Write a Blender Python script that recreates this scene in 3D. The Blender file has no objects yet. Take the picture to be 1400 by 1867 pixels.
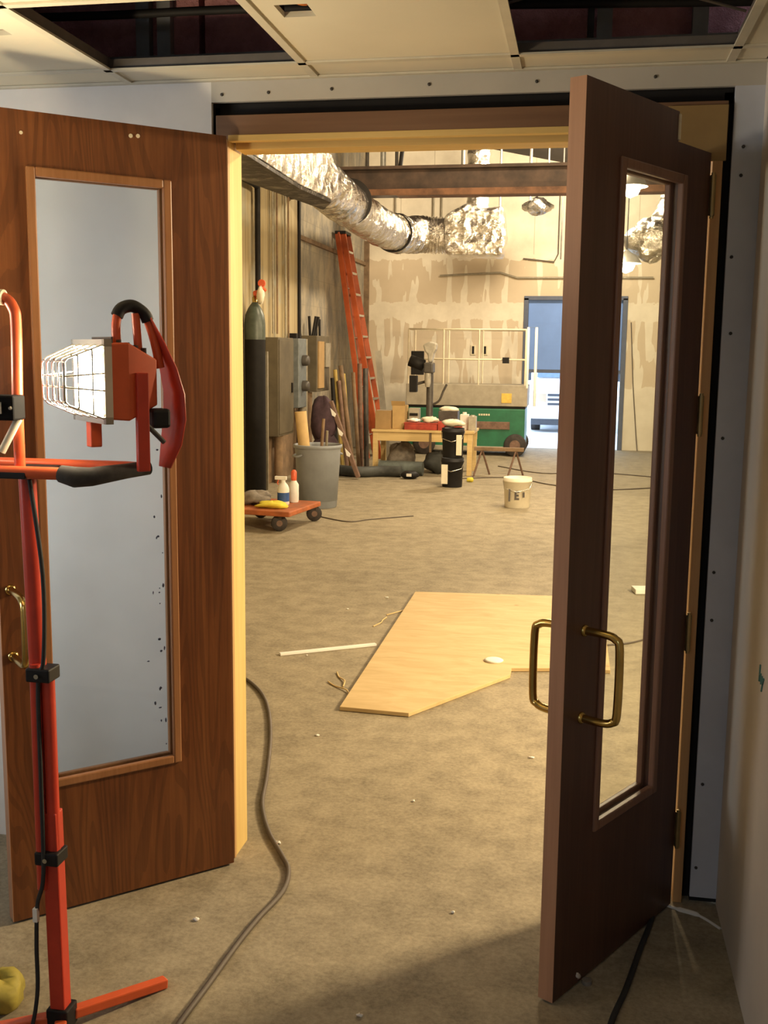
import bpy, math, random
from mathutils import Matrix, Vector
random.seed(7)
R = math.radians
scn = bpy.context.scene
col = scn.collection

# ------------------------------------------------------------------ materials
MATS = {}
def _new(name):
    m = bpy.data.materials.new(name); m.use_nodes = True
    nt = m.node_tree; nt.nodes.clear()
    out = nt.nodes.new('ShaderNodeOutputMaterial'); b = nt.nodes.new('ShaderNodeBsdfPrincipled')
    nt.links.new(b.outputs[0], out.inputs[0])
    MATS[name] = m
    return m, nt, b
def _coord(nt, scale=(1,1,1), rot=(0,0,0)):
    tc = nt.nodes.new('ShaderNodeTexCoord'); mp = nt.nodes.new('ShaderNodeMapping')
    mp.inputs['Scale'].default_value = scale; mp.inputs['Rotation'].default_value = rot
    nt.links.new(tc.outputs['Object'], mp.inputs['Vector'])
    return mp.outputs[0]
def _noise(nt, vec, scale, detail=6, rough=.6, dist=0):
    n = nt.nodes.new('ShaderNodeTexNoise')
    n.inputs['Scale'].default_value = scale; n.inputs['Detail'].default_value = detail
    n.inputs['Roughness'].default_value = rough; n.inputs['Distortion'].default_value = dist
    nt.links.new(vec, n.inputs['Vector'])
    return n.outputs['Fac']
def _ramp(nt, fac, stops):
    r = nt.nodes.new('ShaderNodeValToRGB'); e = r.color_ramp.elements
    while len(e) < len(stops): e.new(.5)
    for el, (p, c) in zip(e, stops):
        el.position = p; el.color = (*c, 1) if len(c) == 3 else c
    nt.links.new(fac, r.inputs[0])
    return r.outputs[0]
def _mix(nt, fac, a, b, mode='MIX'):
    m = nt.nodes.new('ShaderNodeMix'); m.data_type = 'RGBA'; m.blend_type = mode
    if isinstance(fac, (int, float)): m.inputs[0].default_value = fac
    else: nt.links.new(fac, m.inputs[0])
    for k, v in ((6, a), (7, b)):
        if isinstance(v, tuple): m.inputs[k].default_value = (*v, 1)
        else: nt.links.new(v, m.inputs[k])
    return m.outputs[2]
def _math(nt, op, a, b=None):
    m = nt.nodes.new('ShaderNodeMath'); m.operation = op
    for i, v in enumerate((a, b)):
        if v is None: continue
        if isinstance(v, (int, float)): m.inputs[i].default_value = v
        else: nt.links.new(v, m.inputs[i])
    return m.outputs[0]
def _bump(nt, b, h, strength, dist=.01):
    n = nt.nodes.new('ShaderNodeBump'); n.inputs['Strength'].default_value = strength; n.inputs['Distance'].default_value = dist
    nt.links.new(h, n.inputs['Height']); nt.links.new(n.outputs[0], b.inputs['Normal'])
def plain(name, c, rough=.6, metal=0, var=.12, scale=14, bump=0, emit=0, ecol=None, spec=.5):
    m, nt, b = _new(name)
    v = _coord(nt); f = _noise(nt, v, scale)
    lo = tuple(max(0, x*(1-var)) for x in c); hi = tuple(min(1, x*(1+var)) for x in c)
    nt.links.new(_ramp(nt, f, [(.35, lo), (.65, hi)]), b.inputs['Base Color'])
    b.inputs['Roughness'].default_value = rough; b.inputs['Metallic'].default_value = metal
    b.inputs['Specular IOR Level'].default_value = spec
    if bump: _bump(nt, b, f, bump)
    if emit:
        b.inputs['Emission Color'].default_value = (*(ecol or c), 1); b.inputs['Emission Strength'].default_value = emit
    return m
def wood(name, dark, mid, light, axis=2, scale=1, rough=.45, bump=.08, rings=0):
    m, nt, b = _new(name)
    s = [16*scale]*3; s[axis] = 1.1*scale
    v = _coord(nt, tuple(s)); f = _noise(nt, v, 1.0, 5, .6, 1.2)
    s2 = [120*scale]*3; s2[axis] = 4*scale
    g = _noise(nt, _coord(nt, tuple(s2)), 1.0, 3, .5)
    base = _ramp(nt, f, [(.3, dark), (.5, mid), (.72, light)])
    c = _mix(nt, .35, base, _ramp(nt, g, [(.3, dark), (.7, light)]))
    if rings:
        s3 = [3.4*scale]*3; s3[axis] = .5*scale
        q = _noise(nt, _coord(nt, tuple(s3)), 1.0, 2, .45, .6)
        w_ = _math(nt, 'SINE', _math(nt, 'MULTIPLY', q, rings))
        c = _mix(nt, _math(nt, 'MULTIPLY', _math(nt, 'GREATER_THAN', _math(nt, 'ADD', w_, _math(nt, 'MULTIPLY', g, .8)), .75), .32), c, tuple(x*.6 for x in dark))
    nt.links.new(c, b.inputs['Base Color']); b.inputs['Roughness'].default_value = rough
    if bump: _bump(nt, b, g, bump, .002)
    return m
def glass(name):
    m, nt, b = _new(name)
    b.inputs['Base Color'].default_value = (.95, .97, .96, 1); b.inputs['Roughness'].default_value = .02
    b.inputs['IOR'].default_value = 1.45; b.inputs['Transmission Weight'].default_value = 1
    # thin architectural glazing: straight-through transmission plus a mirror film
    tr = nt.nodes.new('ShaderNodeBsdfTransparent'); tr.inputs[0].default_value = (.93, .95, .94, 1)
    gl = nt.nodes.new('ShaderNodeBsdfGlossy'); gl.inputs['Roughness'].default_value = .02
    fr = nt.nodes.new('ShaderNodeFresnel'); geo = nt.nodes.new('ShaderNodeNewGeometry')
    mi = nt.nodes.new('ShaderNodeMix'); mi.data_type = 'FLOAT'; mi.inputs[2].default_value = 1.5; mi.inputs[3].default_value = 1/1.5
    nt.links.new(geo.outputs['Backfacing'], mi.inputs[0]); nt.links.new(mi.outputs[0], fr.inputs[0])
    mx = nt.nodes.new('ShaderNodeMixShader')
    nt.links.new(fr.outputs[0], mx.inputs[0]); nt.links.new(tr.outputs[0], mx.inputs[1]); nt.links.new(gl.outputs[0], mx.inputs[2])
    out = [n for n in nt.nodes if n.type == 'OUTPUT_MATERIAL'][0]
    nt.links.new(mx.outputs[0], out.inputs[0]); nt.nodes.remove(b)
    return m

# concrete floor
m, nt, b = _new('concrete')
v = _coord(nt)
f1 = _noise(nt, v, .9, 8, .62, .4); f2 = _noise(nt, v, 7, 8, .7); f3 = _noise(nt, v, 60, 4, .7)
base = _ramp(nt, f1, [(.34, (.19, .155, .10)), (.5, (.31, .26, .175)), (.68, (.38, .32, .22))])
base = _mix(nt, .55, base, _ramp(nt, f2, [(.38, (.15, .122, .08)), (.6, (.40, .34, .235))]))
base = _mix(nt, .3, base, _ramp(nt, f3, [(.35, (.13, .11, .08)), (.62, (.43, .375, .27))]))
nt.links.new(base, b.inputs['Base Color']); b.inputs['Roughness'].default_value = .75
b.inputs['Specular IOR Level'].default_value = .25
_bump(nt, b, f3, .25, .004)

# left wall of the big hall: stained boards
m, nt, b = _new('stained_boards')
f = _noise(nt, _coord(nt, (1, 4.5, .22)), 1.6, 6, .65, .5); g = _noise(nt, _coord(nt), 2.2, 7, .65)
c1 = _ramp(nt, f, [(.3, (.16, .115, .06)), (.46, (.34, .265, .14)), (.6, (.42, .34, .2)), (.75, (.26, .2, .12))])
c2 = _mix(nt, _ramp(nt, g, [(.5, (0, 0, 0)), (.72, (1, 1, 1))]), c1, (.30, .30, .24))
nt.links.new(c2, b.inputs['Base Color']); b.inputs['Roughness'].default_value = .85
# old block / plaster wall
m, nt, b = _new('old_plaster')
br = nt.nodes.new('ShaderNodeTexBrick'); br.inputs['Scale'].default_value = 1
br.inputs['Brick Width'].default_value = .4; br.inputs['Row Height'].default_value = .2; br.inputs['Mortar Size'].default_value = .006
br.inputs['Color1'].default_value = (.40, .345, .25, 1); br.inputs['Color2'].default_value = (.35, .30, .22, 1); br.inputs['Mortar'].default_value = (.30, .26, .19, 1)
vv = _coord(nt, (1, 1, 1), (R(90), 0, R(90))); nt.links.new(vv, br.inputs['Vector'])
g = _noise(nt, _coord(nt, (1, 1.6, .8)), 2.0, 8, .7)
c2 = _mix(nt, _ramp(nt, g, [(.42, (0, 0, 0)), (.6, (1, 1, 1))]), br.outputs[0], (.20, .185, .16))
nt.links.new(c2, b.inputs['Base Color']); b.inputs['Roughness'].default_value = .9
# far drywall with joint compound
m, nt, b = _new('taped_drywall')
tc = nt.nodes.new('ShaderNodeTexCoord'); sp = nt.nodes.new('ShaderNodeSeparateXYZ'); nt.links.new(tc.outputs['Object'], sp.inputs[0])
X, Z = sp.outputs[0], sp.outputs[2]
nz = _noise(nt, _coord(nt, (1, 1, 1)), 3.2, 5, .6)
zz = _math(nt, 'ADD', Z, _math(nt, 'MULTIPLY', _math(nt, 'SUBTRACT', nz, .5), .35))
def band(lo, hi):
    return _math(nt, 'MULTIPLY', _math(nt, 'GREATER_THAN', zz, lo), _math(nt, 'LESS_THAN', zz, hi))
st = _noise(nt, _coord(nt, (2.9, 0, .5)), 1.9, 2, .5)
stripe = _math(nt, 'GREATER_THAN', st, .47)
bands = _math(nt, 'ADD', _math(nt, 'MULTIPLY', band(1.15, 2.32), stripe), _math(nt, 'MULTIPLY', band(2.62, 3.42), _math(nt, 'GREATER_THAN', st, .44)))
cw = _ramp(nt, nz, [(.35, (.68, .61, .49)), (.65, (.78, .71, .58))])
cc = _mix(nt, _math(nt, 'MINIMUM', bands, .75), cw, (.55, .44, .31))
seam = _math(nt, 'LESS_THAN', _math(nt, 'ABSOLUTE', _math(nt, 'SUBTRACT', _math(nt, 'FRACT', _math(nt, 'DIVIDE', X, .61)), .5)), .012)
up = _math(nt, 'GREATER_THAN', Z, 3.5)
cc = _mix(nt, _math(nt, 'MULTIPLY', _math(nt, 'MULTIPLY', seam, up), .5), cc, (.33, .26, .18))
nt.links.new(cc, b.inputs['Base Color']); b.inputs['Roughness'].default_value = .9

# crumpled foil duct wrap
from mathutils import noise as mnoise
m, nt, b = _new('foil')
v = _coord(nt)
vo = nt.nodes.new('ShaderNodeTexVoronoi'); vo.inputs['Scale'].default_value = 5.5; nt.links.new(v, vo.inputs['Vector'])
hh = _math(nt, 'ADD', vo.outputs['Distance'], _noise(nt, v, 7, 5, .65, .8))
b.inputs['Base Color'].default_value = (.86, .83, .78, 1); b.inputs['Metallic'].default_value = 1; b.inputs['Roughness'].default_value = .2
_bump(nt, b, hh, .75, .07)
m, nt, b = _new('foil_shade')  # foil with the underside's shade and glints painted into the colour
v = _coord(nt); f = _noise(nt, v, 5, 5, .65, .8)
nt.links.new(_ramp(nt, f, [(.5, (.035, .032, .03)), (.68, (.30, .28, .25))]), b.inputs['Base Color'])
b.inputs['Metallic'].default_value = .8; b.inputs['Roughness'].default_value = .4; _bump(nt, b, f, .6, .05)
# ceiling board
m, nt, b = _new('ceiling_board')
f = _noise(nt, _coord(nt), 90, 3, .6); g = _noise(nt, _coord(nt, (1, 1, 1)), 2, 4, .5)
nt.links.new(_ramp(nt, g, [(.3, (.66, .61, .47)), (.7, (.74, .69, .54))]), b.inputs['Base Color']); b.inputs['Roughness'].default_value = .9
_bump(nt, b, f, .12, .003)
# pink batts
m, nt, b = _new('pink_insulation')
f = _noise(nt, _coord(nt, (1, 1, 1)), 9, 8, .75)
nt.links.new(_ramp(nt, f, [(.3, (.36, .14, .15)), (.7, (.66, .31, .30))]), b.inputs['Base Color']); b.inputs['Roughness'].default_value = 1
_bump(nt, b, f, .8, .03)
# particle board / plywood sheet
m, nt, b = _new('sheet_plywood')
f = _noise(nt, _coord(nt, (3, 10, 10)), 1.2, 6, .6, .8); g = _noise(nt, _coord(nt), 5, 3, .5)
c1 = _ramp(nt, f, [(.3, (.50, .35, .155)), (.7, (.64, .475, .24))])
vo = nt.nodes.new('ShaderNodeTexVoronoi'); vo.inputs['Scale'].default_value = 4.2; nt.links.new(_coord(nt), vo.inputs['Vector'])
c1 = _mix(nt, _ramp(nt, vo.outputs['Distance'], [(.06, (.8, .8, .8)), (.11, (0, 0, 0))]), c1, (.38, .24, .09))
nt.links.new(c1, b.inputs['Base Color']); b.inputs['Roughness'].default_value = .7

wood('door_veneer', (.085, .024, .007), (.165, .054, .015), (.225, .082, .024), 2, 1, .38, rings=170)
wood('door_veneer_shade', (.055, .023, .015), (.085, .037, .024), (.115, .053, .035), 2, 1, .4)  # same veneer, darkened in colour for the shaded right leaf
wood('door_edge', (.38, .20, .12), (.44, .24, .145), (.5, .28, .17), 2, 1, .5)
wood('bead_wood', (.26, .11, .04), (.33, .15, .06), (.40, .19, .085), 2, 1, .4)
wood('bead_wood_shade', (.17, .085, .055), (.22, .115, .075), (.27, .145, .1), 2, 1, .4)  # bead wood darkened in colour to go with the shaded leaf
wood('pine', (.60, .41, .13), (.70, .50, .18), (.76, .57, .24), 2, .6, .55)
wood('pine_head', (.62, .41, .13), (.70, .49, .17), (.76, .56, .22), 0, .6, .55)
wood('jamb_tan', (.40, .22, .09), (.50, .29, .12), (.58, .36, .16), 2, .6, .55)
wood('header_wood', (.13, .065, .035), (.18, .092, .048), (.22, .12, .064), 0, .6, .6)
wood('bench_wood', (.55, .38, .16), (.64, .46, .20), (.72, .54, .26), 0, 1, .6)
plain('drywall', (.50, .475, .42), .9, 0, .05, 3)
plain('drywall_grey', (.55, .58, .65), .9, 0, .06, 4)
plain('drywall_cream', (.78, .76, .72), .9, 0, .05, 3)
plain('wall_paint', (.66, .60, .53), .85, 0, .05, 2)
plain('gap_shade', (.012, .01, .009), .9, 0, .1)  # near-black colour standing for the shade inside the frame gaps
plain('dark_roof', (.035, .026, .022), .9, 0, .2, 2)
plain('grid_metal', (.62, .58, .46), .5, .0, .05)
plain('grid_dark', (.17, .15, .13), .5, .3, .1)
plain('galv', (.42, .42, .40), .45, .6, .12, 20)
plain('steel_stud', (.30, .29, .27), .5, .5, .15, 8)
plain('beam_steel', (.045, .026, .017), .75, 0, .45, 4)
plain('beam_rust', (.11, .05, .024), .8, 0, .4, 6)
plain('brass', (.60, .43, .14), .22, 1, .1)
plain('old_brass', (.40, .30, .14), .4, .9, .15)
plain('orange_paint', (.62, .10, .03), .35, 0, .06)
plain('red_paint', (.52, .045, .022), .35, 0, .08)
plain('black_plastic', (.010, .009, .010), .55, 0, .2, spec=.3)
plain('black_rubber', (.02, .02, .02), .7, 0, .2)
plain('foam_grip', (.05, .045, .042), .85, 0, .2, 40)
plain('white_plastic', (.75, .73, .68), .5, 0, .05)
plain('cream_sleeve', (.78, .70, .52), .6, 0, .1, 30)
plain('chrome_wire', (.75, .72, .66), .25, 1, .05)
plain('grey_cord', (.10, .078, .06), .6, 0, .1)
plain('can_grey', (.25, .27, .30), .55, 0, .08, 6)
plain('ladder_orange', (.47, .095, .028), .5, 0, .15, 5)
plain('aluminium', (.70, .68, .63), .35, .8, .08)
plain('lift_green', (.015, .13, .065), .45, 0, .2, 4)
plain('lift_grey', (.35, .31, .24), .6, .2, .15, 5)
plain('lift_cream', (.70, .62, .45), .5, 0, .08)
plain('sticker_gold', (.66, .44, .08), .5, 0, .15)
plain('tyre', (.04, .032, .028), .8, 0, .3)
plain('hub_brown', (.17, .10, .07), .7, 0, .25)
plain('cardboard', (.50, .34, .15), .85, 0, .1, 5)
plain('cardboard_dark', (.36, .23, .10), .85, 0, .12, 5)
plain('toolbox_red', (.38, .05, .03), .5, 0, .25)
plain('machine_grey', (.075, .066, .058), .5, .2, .2)
plain('machine_light', (.40, .37, .31), .5, .2, .15)
plain('purple_cloth', (.055, .03, .04), .9, 0, .3, 8, .3)
plain('paper', (.82, .80, .74), .8, 0, .04)
plain('yellow_cloth', (.72, .60, .06), .85, 0, .12, 12)
plain('yellow_bag', (.36, .30, .05), .7, 0, .3, 10)
plain('grey_cloth', (.22, .19, .16), .9, 0, .3, 12, .3)
plain('dark_bag', (.045, .048, .046), .6, 0, .4, 6)
plain('grey_hose', (.11, .13, .125), .6, 0, .25, 8)
plain('blue_label', (.03, .09, .30), .5, 0, .2)
plain('panel_grey', (.11, .09, .058), .6, .2, .2, 4)
plain('conduit', (.30, .265, .20), .5, .3, .15)
plain('conduit_blue', (.17, .19, .20), .5, .3, .15)
plain('iron_black', (.012, .010, .009), .65, 0, .2, spec=.25)
plain('tank_green', (.055, .07, .055), .4, 0, .2)
plain('tank_black', (.008, .007, .007), .6, 0, .2, spec=.2)
plain('red_gauge', (.70, .12, .05), .4, 0, .1)
plain('door_blue', (.16, .30, .72), .6, 0, .06, 2)
plain('door_rail', (.08, .10, .16), .6, 0, .1)
plain('van_white', (.85, .87, .90), .3, 0, .03)
plain('van_glass', (.10, .16, .24), .1, 0, .1)
plain('van_dark', (.05, .06, .08), .5, 0, .1)
plain('asphalt', (.60, .62, .64), .9, 0, .08, 3)
plain('label_print', (.10, .09, .09), .6, 0, .1)
plain('bucket_white', (.74, .68, .54), .5, 0, .05)
plain('pole_yellow', (.42, .30, .08), .7, 0, .25, 6)
plain('pole_brown', (.20, .13, .075), .8, 0, .3, 6)
plain('marker_teal', (.07, .20, .18), .7, 0, .1)
plain('screw_dark', (.05, .045, .04), .5, .3, .1)
plain('tan_block', (.30, .195, .075), .6, 0, .1, 6)
plain('orange_wire', (.60, .16, .02), .5, 0, .1)
plain('lamp_lens', (1, .93, .78), .3, 0, 0, emit=60, ecol=(1, .85, .58))
plain('bulb', (1, .93, .8), .3, 0, 0, emit=90, ecol=(1, .88, .66))
plain('dolly_orange', (.36, .10, .03), .6, 0, .3, 6)
plain('box_black', (.008, .007, .007), .8, 0, .2, spec=.08)
glass('pane_glass')

# ------------------------------------------------------------------ mesh builder
class MB:
    def __init__(s, M=None): s.v = []; s.f = []; s.sm = []; s.M = M or Matrix()
    def add(s, vs, fs, smooth=False, M=None):
        T = s.M @ M if M is not None else s.M
        o = len(s.v); s.v += [tuple(T @ Vector(p)) for p in vs]
        s.f += [tuple(i+o for i in f) for f in fs]; s.sm += [smooth]*len(fs)
        return s
    def box(s, x0, x1, y0, y1, z0, z1, M=None):
        vs = [(x, y, z) for z in (z0, z1) for y in (y0, y1) for x in (x0, x1)]
        return s.add(vs, [(0,2,3,1), (4,5,7,6), (0,1,5,4), (2,6,7,3), (0,4,6,2), (1,3,7,5)], False, M)
    def cbox(s, c, d, M=None):
        return s.box(c[0]-d[0]/2, c[0]+d[0]/2, c[1]-d[1]/2, c[1]+d[1]/2, c[2]-d[2]/2, c[2]+d[2]/2, M)
    def bar(s, p, q, w, h):                       # rectangular bar between two points
        p, q = Vector(p), Vector(q); d = (q-p); L = d.length
        M = Matrix.Translation(p) @ d.to_track_quat('X', 'Z').to_matrix().to_4x4()
        return s.box(0, L, -w/2, w/2, -h/2, h/2, M)
    def tube(s, path, r, n=10, closed=False, M=None, smooth=True):
        P = [Vector(p) for p in path]; k = len(P)
        rs = r if isinstance(r, (list, tuple)) else [r]*k
        vs = []; fs = []; up = None
        for i in range(k):
            a = P[i-1] if (i or closed) else P[0]; b_ = P[(i+1) % k] if (i < k-1 or closed) else P[-1]
            t = (b_-a).normalized()
            if up is None:
                up = Vector((0, 0, 1)) if abs(t.z) < .9 else Vector((1, 0, 0))
            u = (up - t*up.dot(t))
            if u.length < 1e-5: u = t.orthogonal()
            u.normalize(); w = t.cross(u); up = u
            for j in range(n):
                an = 2*math.pi*j/n; vs.append(P[i] + (u*math.cos(an)+w*math.sin(an))*rs[i])
        m_ = k if closed else k-1
        for i in range(m_):
            for j in range(n):
                a, b_ = i*n+j, i*n+(j+1) % n; c, d = ((i+1) % k)*n+(j+1) % n, ((i+1) % k)*n+j
                fs.append((a, b_, c, d))
        s.add(vs, fs, smooth, M)
        if not closed:
            s.add(vs[:n], [tuple(range(n))[::-1]], False, M); s.add(vs[-n:], [tuple(range(n))], False, M)
        return s
    def lathe(s, prof, n=24, M=None, smooth=True):
        vs = []; fs = []
        for r, z in prof:
            for j in range(n):
                a = 2*math.pi*j/n; vs.append((r*math.cos(a), r*math.sin(a), z))
        for i in range(len(prof)-1):
            for j in range(n): fs.append((i*n+j, i*n+(j+1) % n, (i+1)*n+(j+1) % n, (i+1)*n+j))
        s.add(vs, fs, smooth, M)
        if prof[0][0] > 1e-4: s.add(vs[:n], [tuple(range(n))[::-1]], False, M)
        if prof[-1][0] > 1e-4: s.add(vs[-n:], [tuple(range(n))], False, M)
        return s
    def prism(s, poly, a, b, axis='z', M=None):   # polygon extruded along an axis
        def p3(p, h): return {'z': (p[0], p[1], h), 'y': (p[0], h, p[1]), 'x': (h, p[0], p[1])}[axis]
        n = len(poly); vs = [p3(p, a) for p in poly] + [p3(p, b) for p in poly]
        fs = [tuple(range(n))[::-1], tuple(range(n, 2*n))] + [(i, (i+1) % n, (i+1) % n+n, i+n) for i in range(n)]
        return s.add(vs, fs, False, M)
    def blob(s, c, rad, seed=0, amp=.18, n=16, flat=None, M=None):
        rnd = random.Random(seed); ph = [rnd.uniform(0, 6.28) for _ in range(9)]
        vs = []; fs = []; m_ = n//2
        for i in range(m_+1):
            th = math.pi*i/m_
            for j in range(n):
                a = 2*math.pi*j/n
                k = 1 + amp*(math.sin(3*a+ph[0])*math.sin(2*th+ph[1]) + .6*math.sin(5*a+ph[2]+3*th) + .5*math.cos(4*th+ph[3]+2*a))
                z = math.cos(th)*rad[2]*k
                if flat is not None: z = max(z, flat-c[2])
                vs.append((c[0]+math.sin(th)*math.cos(a)*rad[0]*k, c[1]+math.sin(th)*math.sin(a)*rad[1]*k, c[2]+z))
        for i in range(m_):
            for j in range(n): fs.append((i*n+j, i*n+(j+1) % n, (i+1)*n+(j+1) % n, (i+1)*n+j))
        return s.add(vs, fs, True, M)
    def build(s, name, mat, parent=None, bevel=0, label=None):
        me = bpy.data.meshes.new(name); me.from_pydata(s.v, [], s.f); me.update()
        me.polygons.foreach_set('use_smooth', s.sm)
        import bmesh
        bm = bmesh.new(); bm.from_mesh(me); bmesh.ops.recalc_face_normals(bm, faces=bm.faces); bm.to_mesh(me); bm.free()
        me.materials.append(MATS[mat])
        o = bpy.data.objects.new(name, me); col.objects.link(o)
        if parent: o.parent = parent
        if bevel:
            md = o.modifiers.new('bevel', 'BEVEL'); md.width = bevel; md.segments = 2; md.limit_method = 'ANGLE'
        if label: o['label'] = label
        return o
def tag(o, label, cat, group=None, kind=None):
    o['label'] = label; o['category'] = cat
    if group: o['group'] = group
    if kind: o['kind'] = kind
    return o
def thing(name, loc, label, cat, group=None, rz=0, kind=None):
    o = bpy.data.objects.new(name, None); col.objects.link(o); o.location = loc; o.rotation_euler = (0, 0, rz)
    o.empty_display_size = .05
    return tag(o, label, cat, group, kind)
def struct(name, mb, mat, label=None, parent=None):
    o = mb.build(name, mat, parent); o['kind'] = 'structure'
    if label: o['label'] = label
    return o
def dup(root, loc=None, rz=None, label=None):
    r = root.copy(); col.objects.link(r)
    if loc: r.location = loc
    if rz is not None: r.rotation_euler = (0, 0, rz)
    if label: r['label'] = label
    for ch in list(root.children):
        c = ch.copy(); col.objects.link(c); c.parent = r
        for g in list(ch.children):
            d = g.copy(); col.objects.link(d); d.parent = c
    return r
T = Matrix.Translation
def RZ(a): return Matrix.Rotation(R(a), 4, 'Z')
def RX(a): return Matrix.Rotation(R(a), 4, 'X')
def RY(a): return Matrix.Rotation(R(a), 4, 'Y')
def smooth_path(pts, k=6):
    P = [Vector(p) for p in pts]; out = []
    for i in range(len(P)-1):
        a, b, c, d = P[max(i-1, 0)], P[i], P[i+1], P[min(i+2, len(P)-1)]
        for j in range(k):
            t = j/k
            out.append(.5*((2*b)+(c-a)*t+(2*a-5*b+4*c-d)*t*t+(3*b-a-3*c+d)*t**3))
    out.append(P[-1]); return out

WY = 3.319            # near face of the wall the doorway is cut in
FY = 19.85            # far wall of the hall
LX = -4.005           # left wall of the hall
CZ = 2.563            # suspended ceiling
RWX = .487            # right wall of the near room

# ------------------------------------------------------------------ setting: shells
struct('floor', MB().box(-4.2, 8.2, -3.2, FY+.05, -.1, 0), 'concrete', 'dusty tan concrete floor running through the doorway')
struct('wall_right', MB().box(RWX, RWX+.1, -3.2, WY, 0, CZ+.7), 'wall_paint', 'bare grey-tan wall at the right of the doorway')
struct('wall_back', MB().box(-4.1, RWX+.1, -3.2, -3.1, 0, CZ+.7), 'wall_paint')
struct('wall_left', MB().box(-4.2, -4.1, -3.2, WY, 0, CZ+.7), 'wall_paint')
# doorway wall: board left of the opening, over it, and the strip at its right
struct('wall_front', MB().box(-4.1, -1.165, WY, WY+.016, 0, CZ+.03), 'drywall_cream', 'unpainted drywall left of the doorway')
struct('wall_front_header', MB().box(-1.165, RWX, WY, WY+.016, 2.498, CZ+.03), 'drywall', 'screwed drywall strip over the doorway')
struct('wall_front_return', MB().box(.405, RWX, WY, WY+.016, .02, 2.498), 'drywall_grey', 'narrow grey drywall strip right of the door frame')
struct('wall_far_side', MB().box(-4.1, -1.19, WY+.125, WY+.141, 0, 5.6).box(.405, 8.1, WY+.125, WY+.141, 0, 5.6).box(-1.19, .405, WY+.125, WY+.141, 2.49, 5.6), 'drywall')
struct('wall_core', MB().box(-4.1, -1.166, WY+.016, WY+.125, 0, 2.6).box(.406, .6, WY+.016, WY+.125, 0, 2.6).box(-1.166, .406, WY+.03, WY+.125, 2.50, 2.62), 'gap_shade')
# rough framing above the suspended ceiling, insulation batts between studs
bt = MB()
for k in range(8): bt.box(-3.6+k*.6, -3.02+k*.6, WY+.05, WY+.12, 2.62, 3.3)
struct('wall_insulation', bt, 'pink_insulation', 'dark pink insulation between studs above the missing ceiling tile')
sxs = (-1.80, -1.395, -1.325, -.62, .03, .30)
for i, sx in enumerate(sxs):
    o = MB().box(sx-.022, sx+.022, WY+.018, WY+.12, 2.62, 3.3).build('wall_stud', 'steel_stud'); o['kind'] = 'structure'
struct('trim_1', MB().box(-4.1, RWX, WY+.004, WY+.05, 2.60, 2.645), 'steel_stud')
struct('ceiling_slab', MB().box(-4.2, RWX+.1, -3.2, WY+.14, 3.3, 3.4), 'dark_roof')
tag(MB().tube(smooth_path([(-2.2, 3.25, 2.76), (-1.5, 3.24, 2.745), (-.9, 3.22, 2.735), (.45, 3.24, 2.70)]), .013).build('conduit_pipe', 'iron_black'), 'black pipe running above the ceiling gap along the wall framing', 'pipe')
tag(MB().tube(smooth_path([(-.3, 3.2, 2.70), (-.05, 3.15, 2.735), (.15, 3.12, 2.71), (.4, 3.15, 2.65)]), .004).build('hanging_cable', 'grey_cord'), 'thin cable drooping across the dark ceiling gap above the right door', 'cable')

# hall shell
bw = MB(); bw.box(LX-.1, LX, WY+.14, 15.0, 0, 5.6)
struct('wall_left_boards', bw, 'stained_boards', 'stained vertical boards on the left wall of the hall')
struct('wall_left_plaster', MB().box(LX-.1, LX-.02, 15.0, FY, 0, 5.6), 'old_plaster', 'worn plastered stretch of the hall wall behind the ladder')
struct('wall_far', MB().box(LX-.1, -1.0, FY, FY+.14, 0, 5.6).box(.72, 8.1, FY, FY+.14, 0, 5.6).box(-1.0, .72, FY, FY+.14, 2.70, 5.6), 'taped_drywall', 'drywall with tan joint bands at the far end of the hall')
struct('wall_hall_right', MB().box(8.0, 8.1, WY+.14, FY, 0, 5.6), 'drywall_cream')
rf = MB()
rx = (LX-.1, -2.1, .1, 8.1); rn = (5.5, 5.5, 5.4, 5.4); rfz = (5.5, 5.42, 4.97, 4.85)
for k in range(3):
    a, b_ = rx[k], rx[k+1]
    rf.add([(a, WY+.1, rn[k]), (b_, WY+.1, rn[k+1]), (b_, 17.5, rfz[k+1]), (a, 17.5, rfz[k]), (b_, FY+.1, rfz[k+1]), (a, FY+.1, rfz[k])], [(0, 1, 2, 3), (3, 2, 4, 5)])
rf.box(LX-.1, 8.1, WY+.1, FY+.1, 5.58, 5.7)
struct('ceiling_roof_deck', rf, 'dark_roof', 'dark roof deck over the hall')
struct('trim_2', MB().box(LX, LX+.03, 14.96, 15.04, .3, 3.9), 'iron_black', 'dark vertical joint strip on the hall wall')
struct('trim_3', MB().box(LX-.02, LX+.03, 15.04, FY, 3.30, 3.36), 'pole_brown', 'thin brown ledge on the hall wall above the ladder')
struct('trim_4', MB().box(LX-.02, LX+.07, FY-.07, FY, 0, 3.75), 'pole_brown')
# garage opening
struct('trim_5', MB().box(-1.06, -.98, FY-.03, FY+.15, 0, 2.72).box(.70, .78, FY-.03, FY+.15, 0, 2.72).box(-1.06, .78, FY-.03, FY+.15, 2.69, 2.76), 'door_rail', 'dark frame of the loading door')
gd = thing('door_1', (-.14, FY+.10, 1.42), 'half-raised blue loading door at the far end of the hall', 'loading door', kind='structure')
pn = MB()
for k in range(3): pn.box(-.84, .84, -.02, .02, .02+k*.42, .442+k*.42)
pn.build('door_panel', 'door_blue', gd, .004)
MB().box(-.84, .84, -.03, .03, -.04, .02).build('bottom_rail', 'door_rail', gd)
# outside
struct('ground_outside', MB().box(-12, 14, FY+.05, 45, -.12, -.005), 'asphalt', 'sunlit pale paving outside the loading door')

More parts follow.
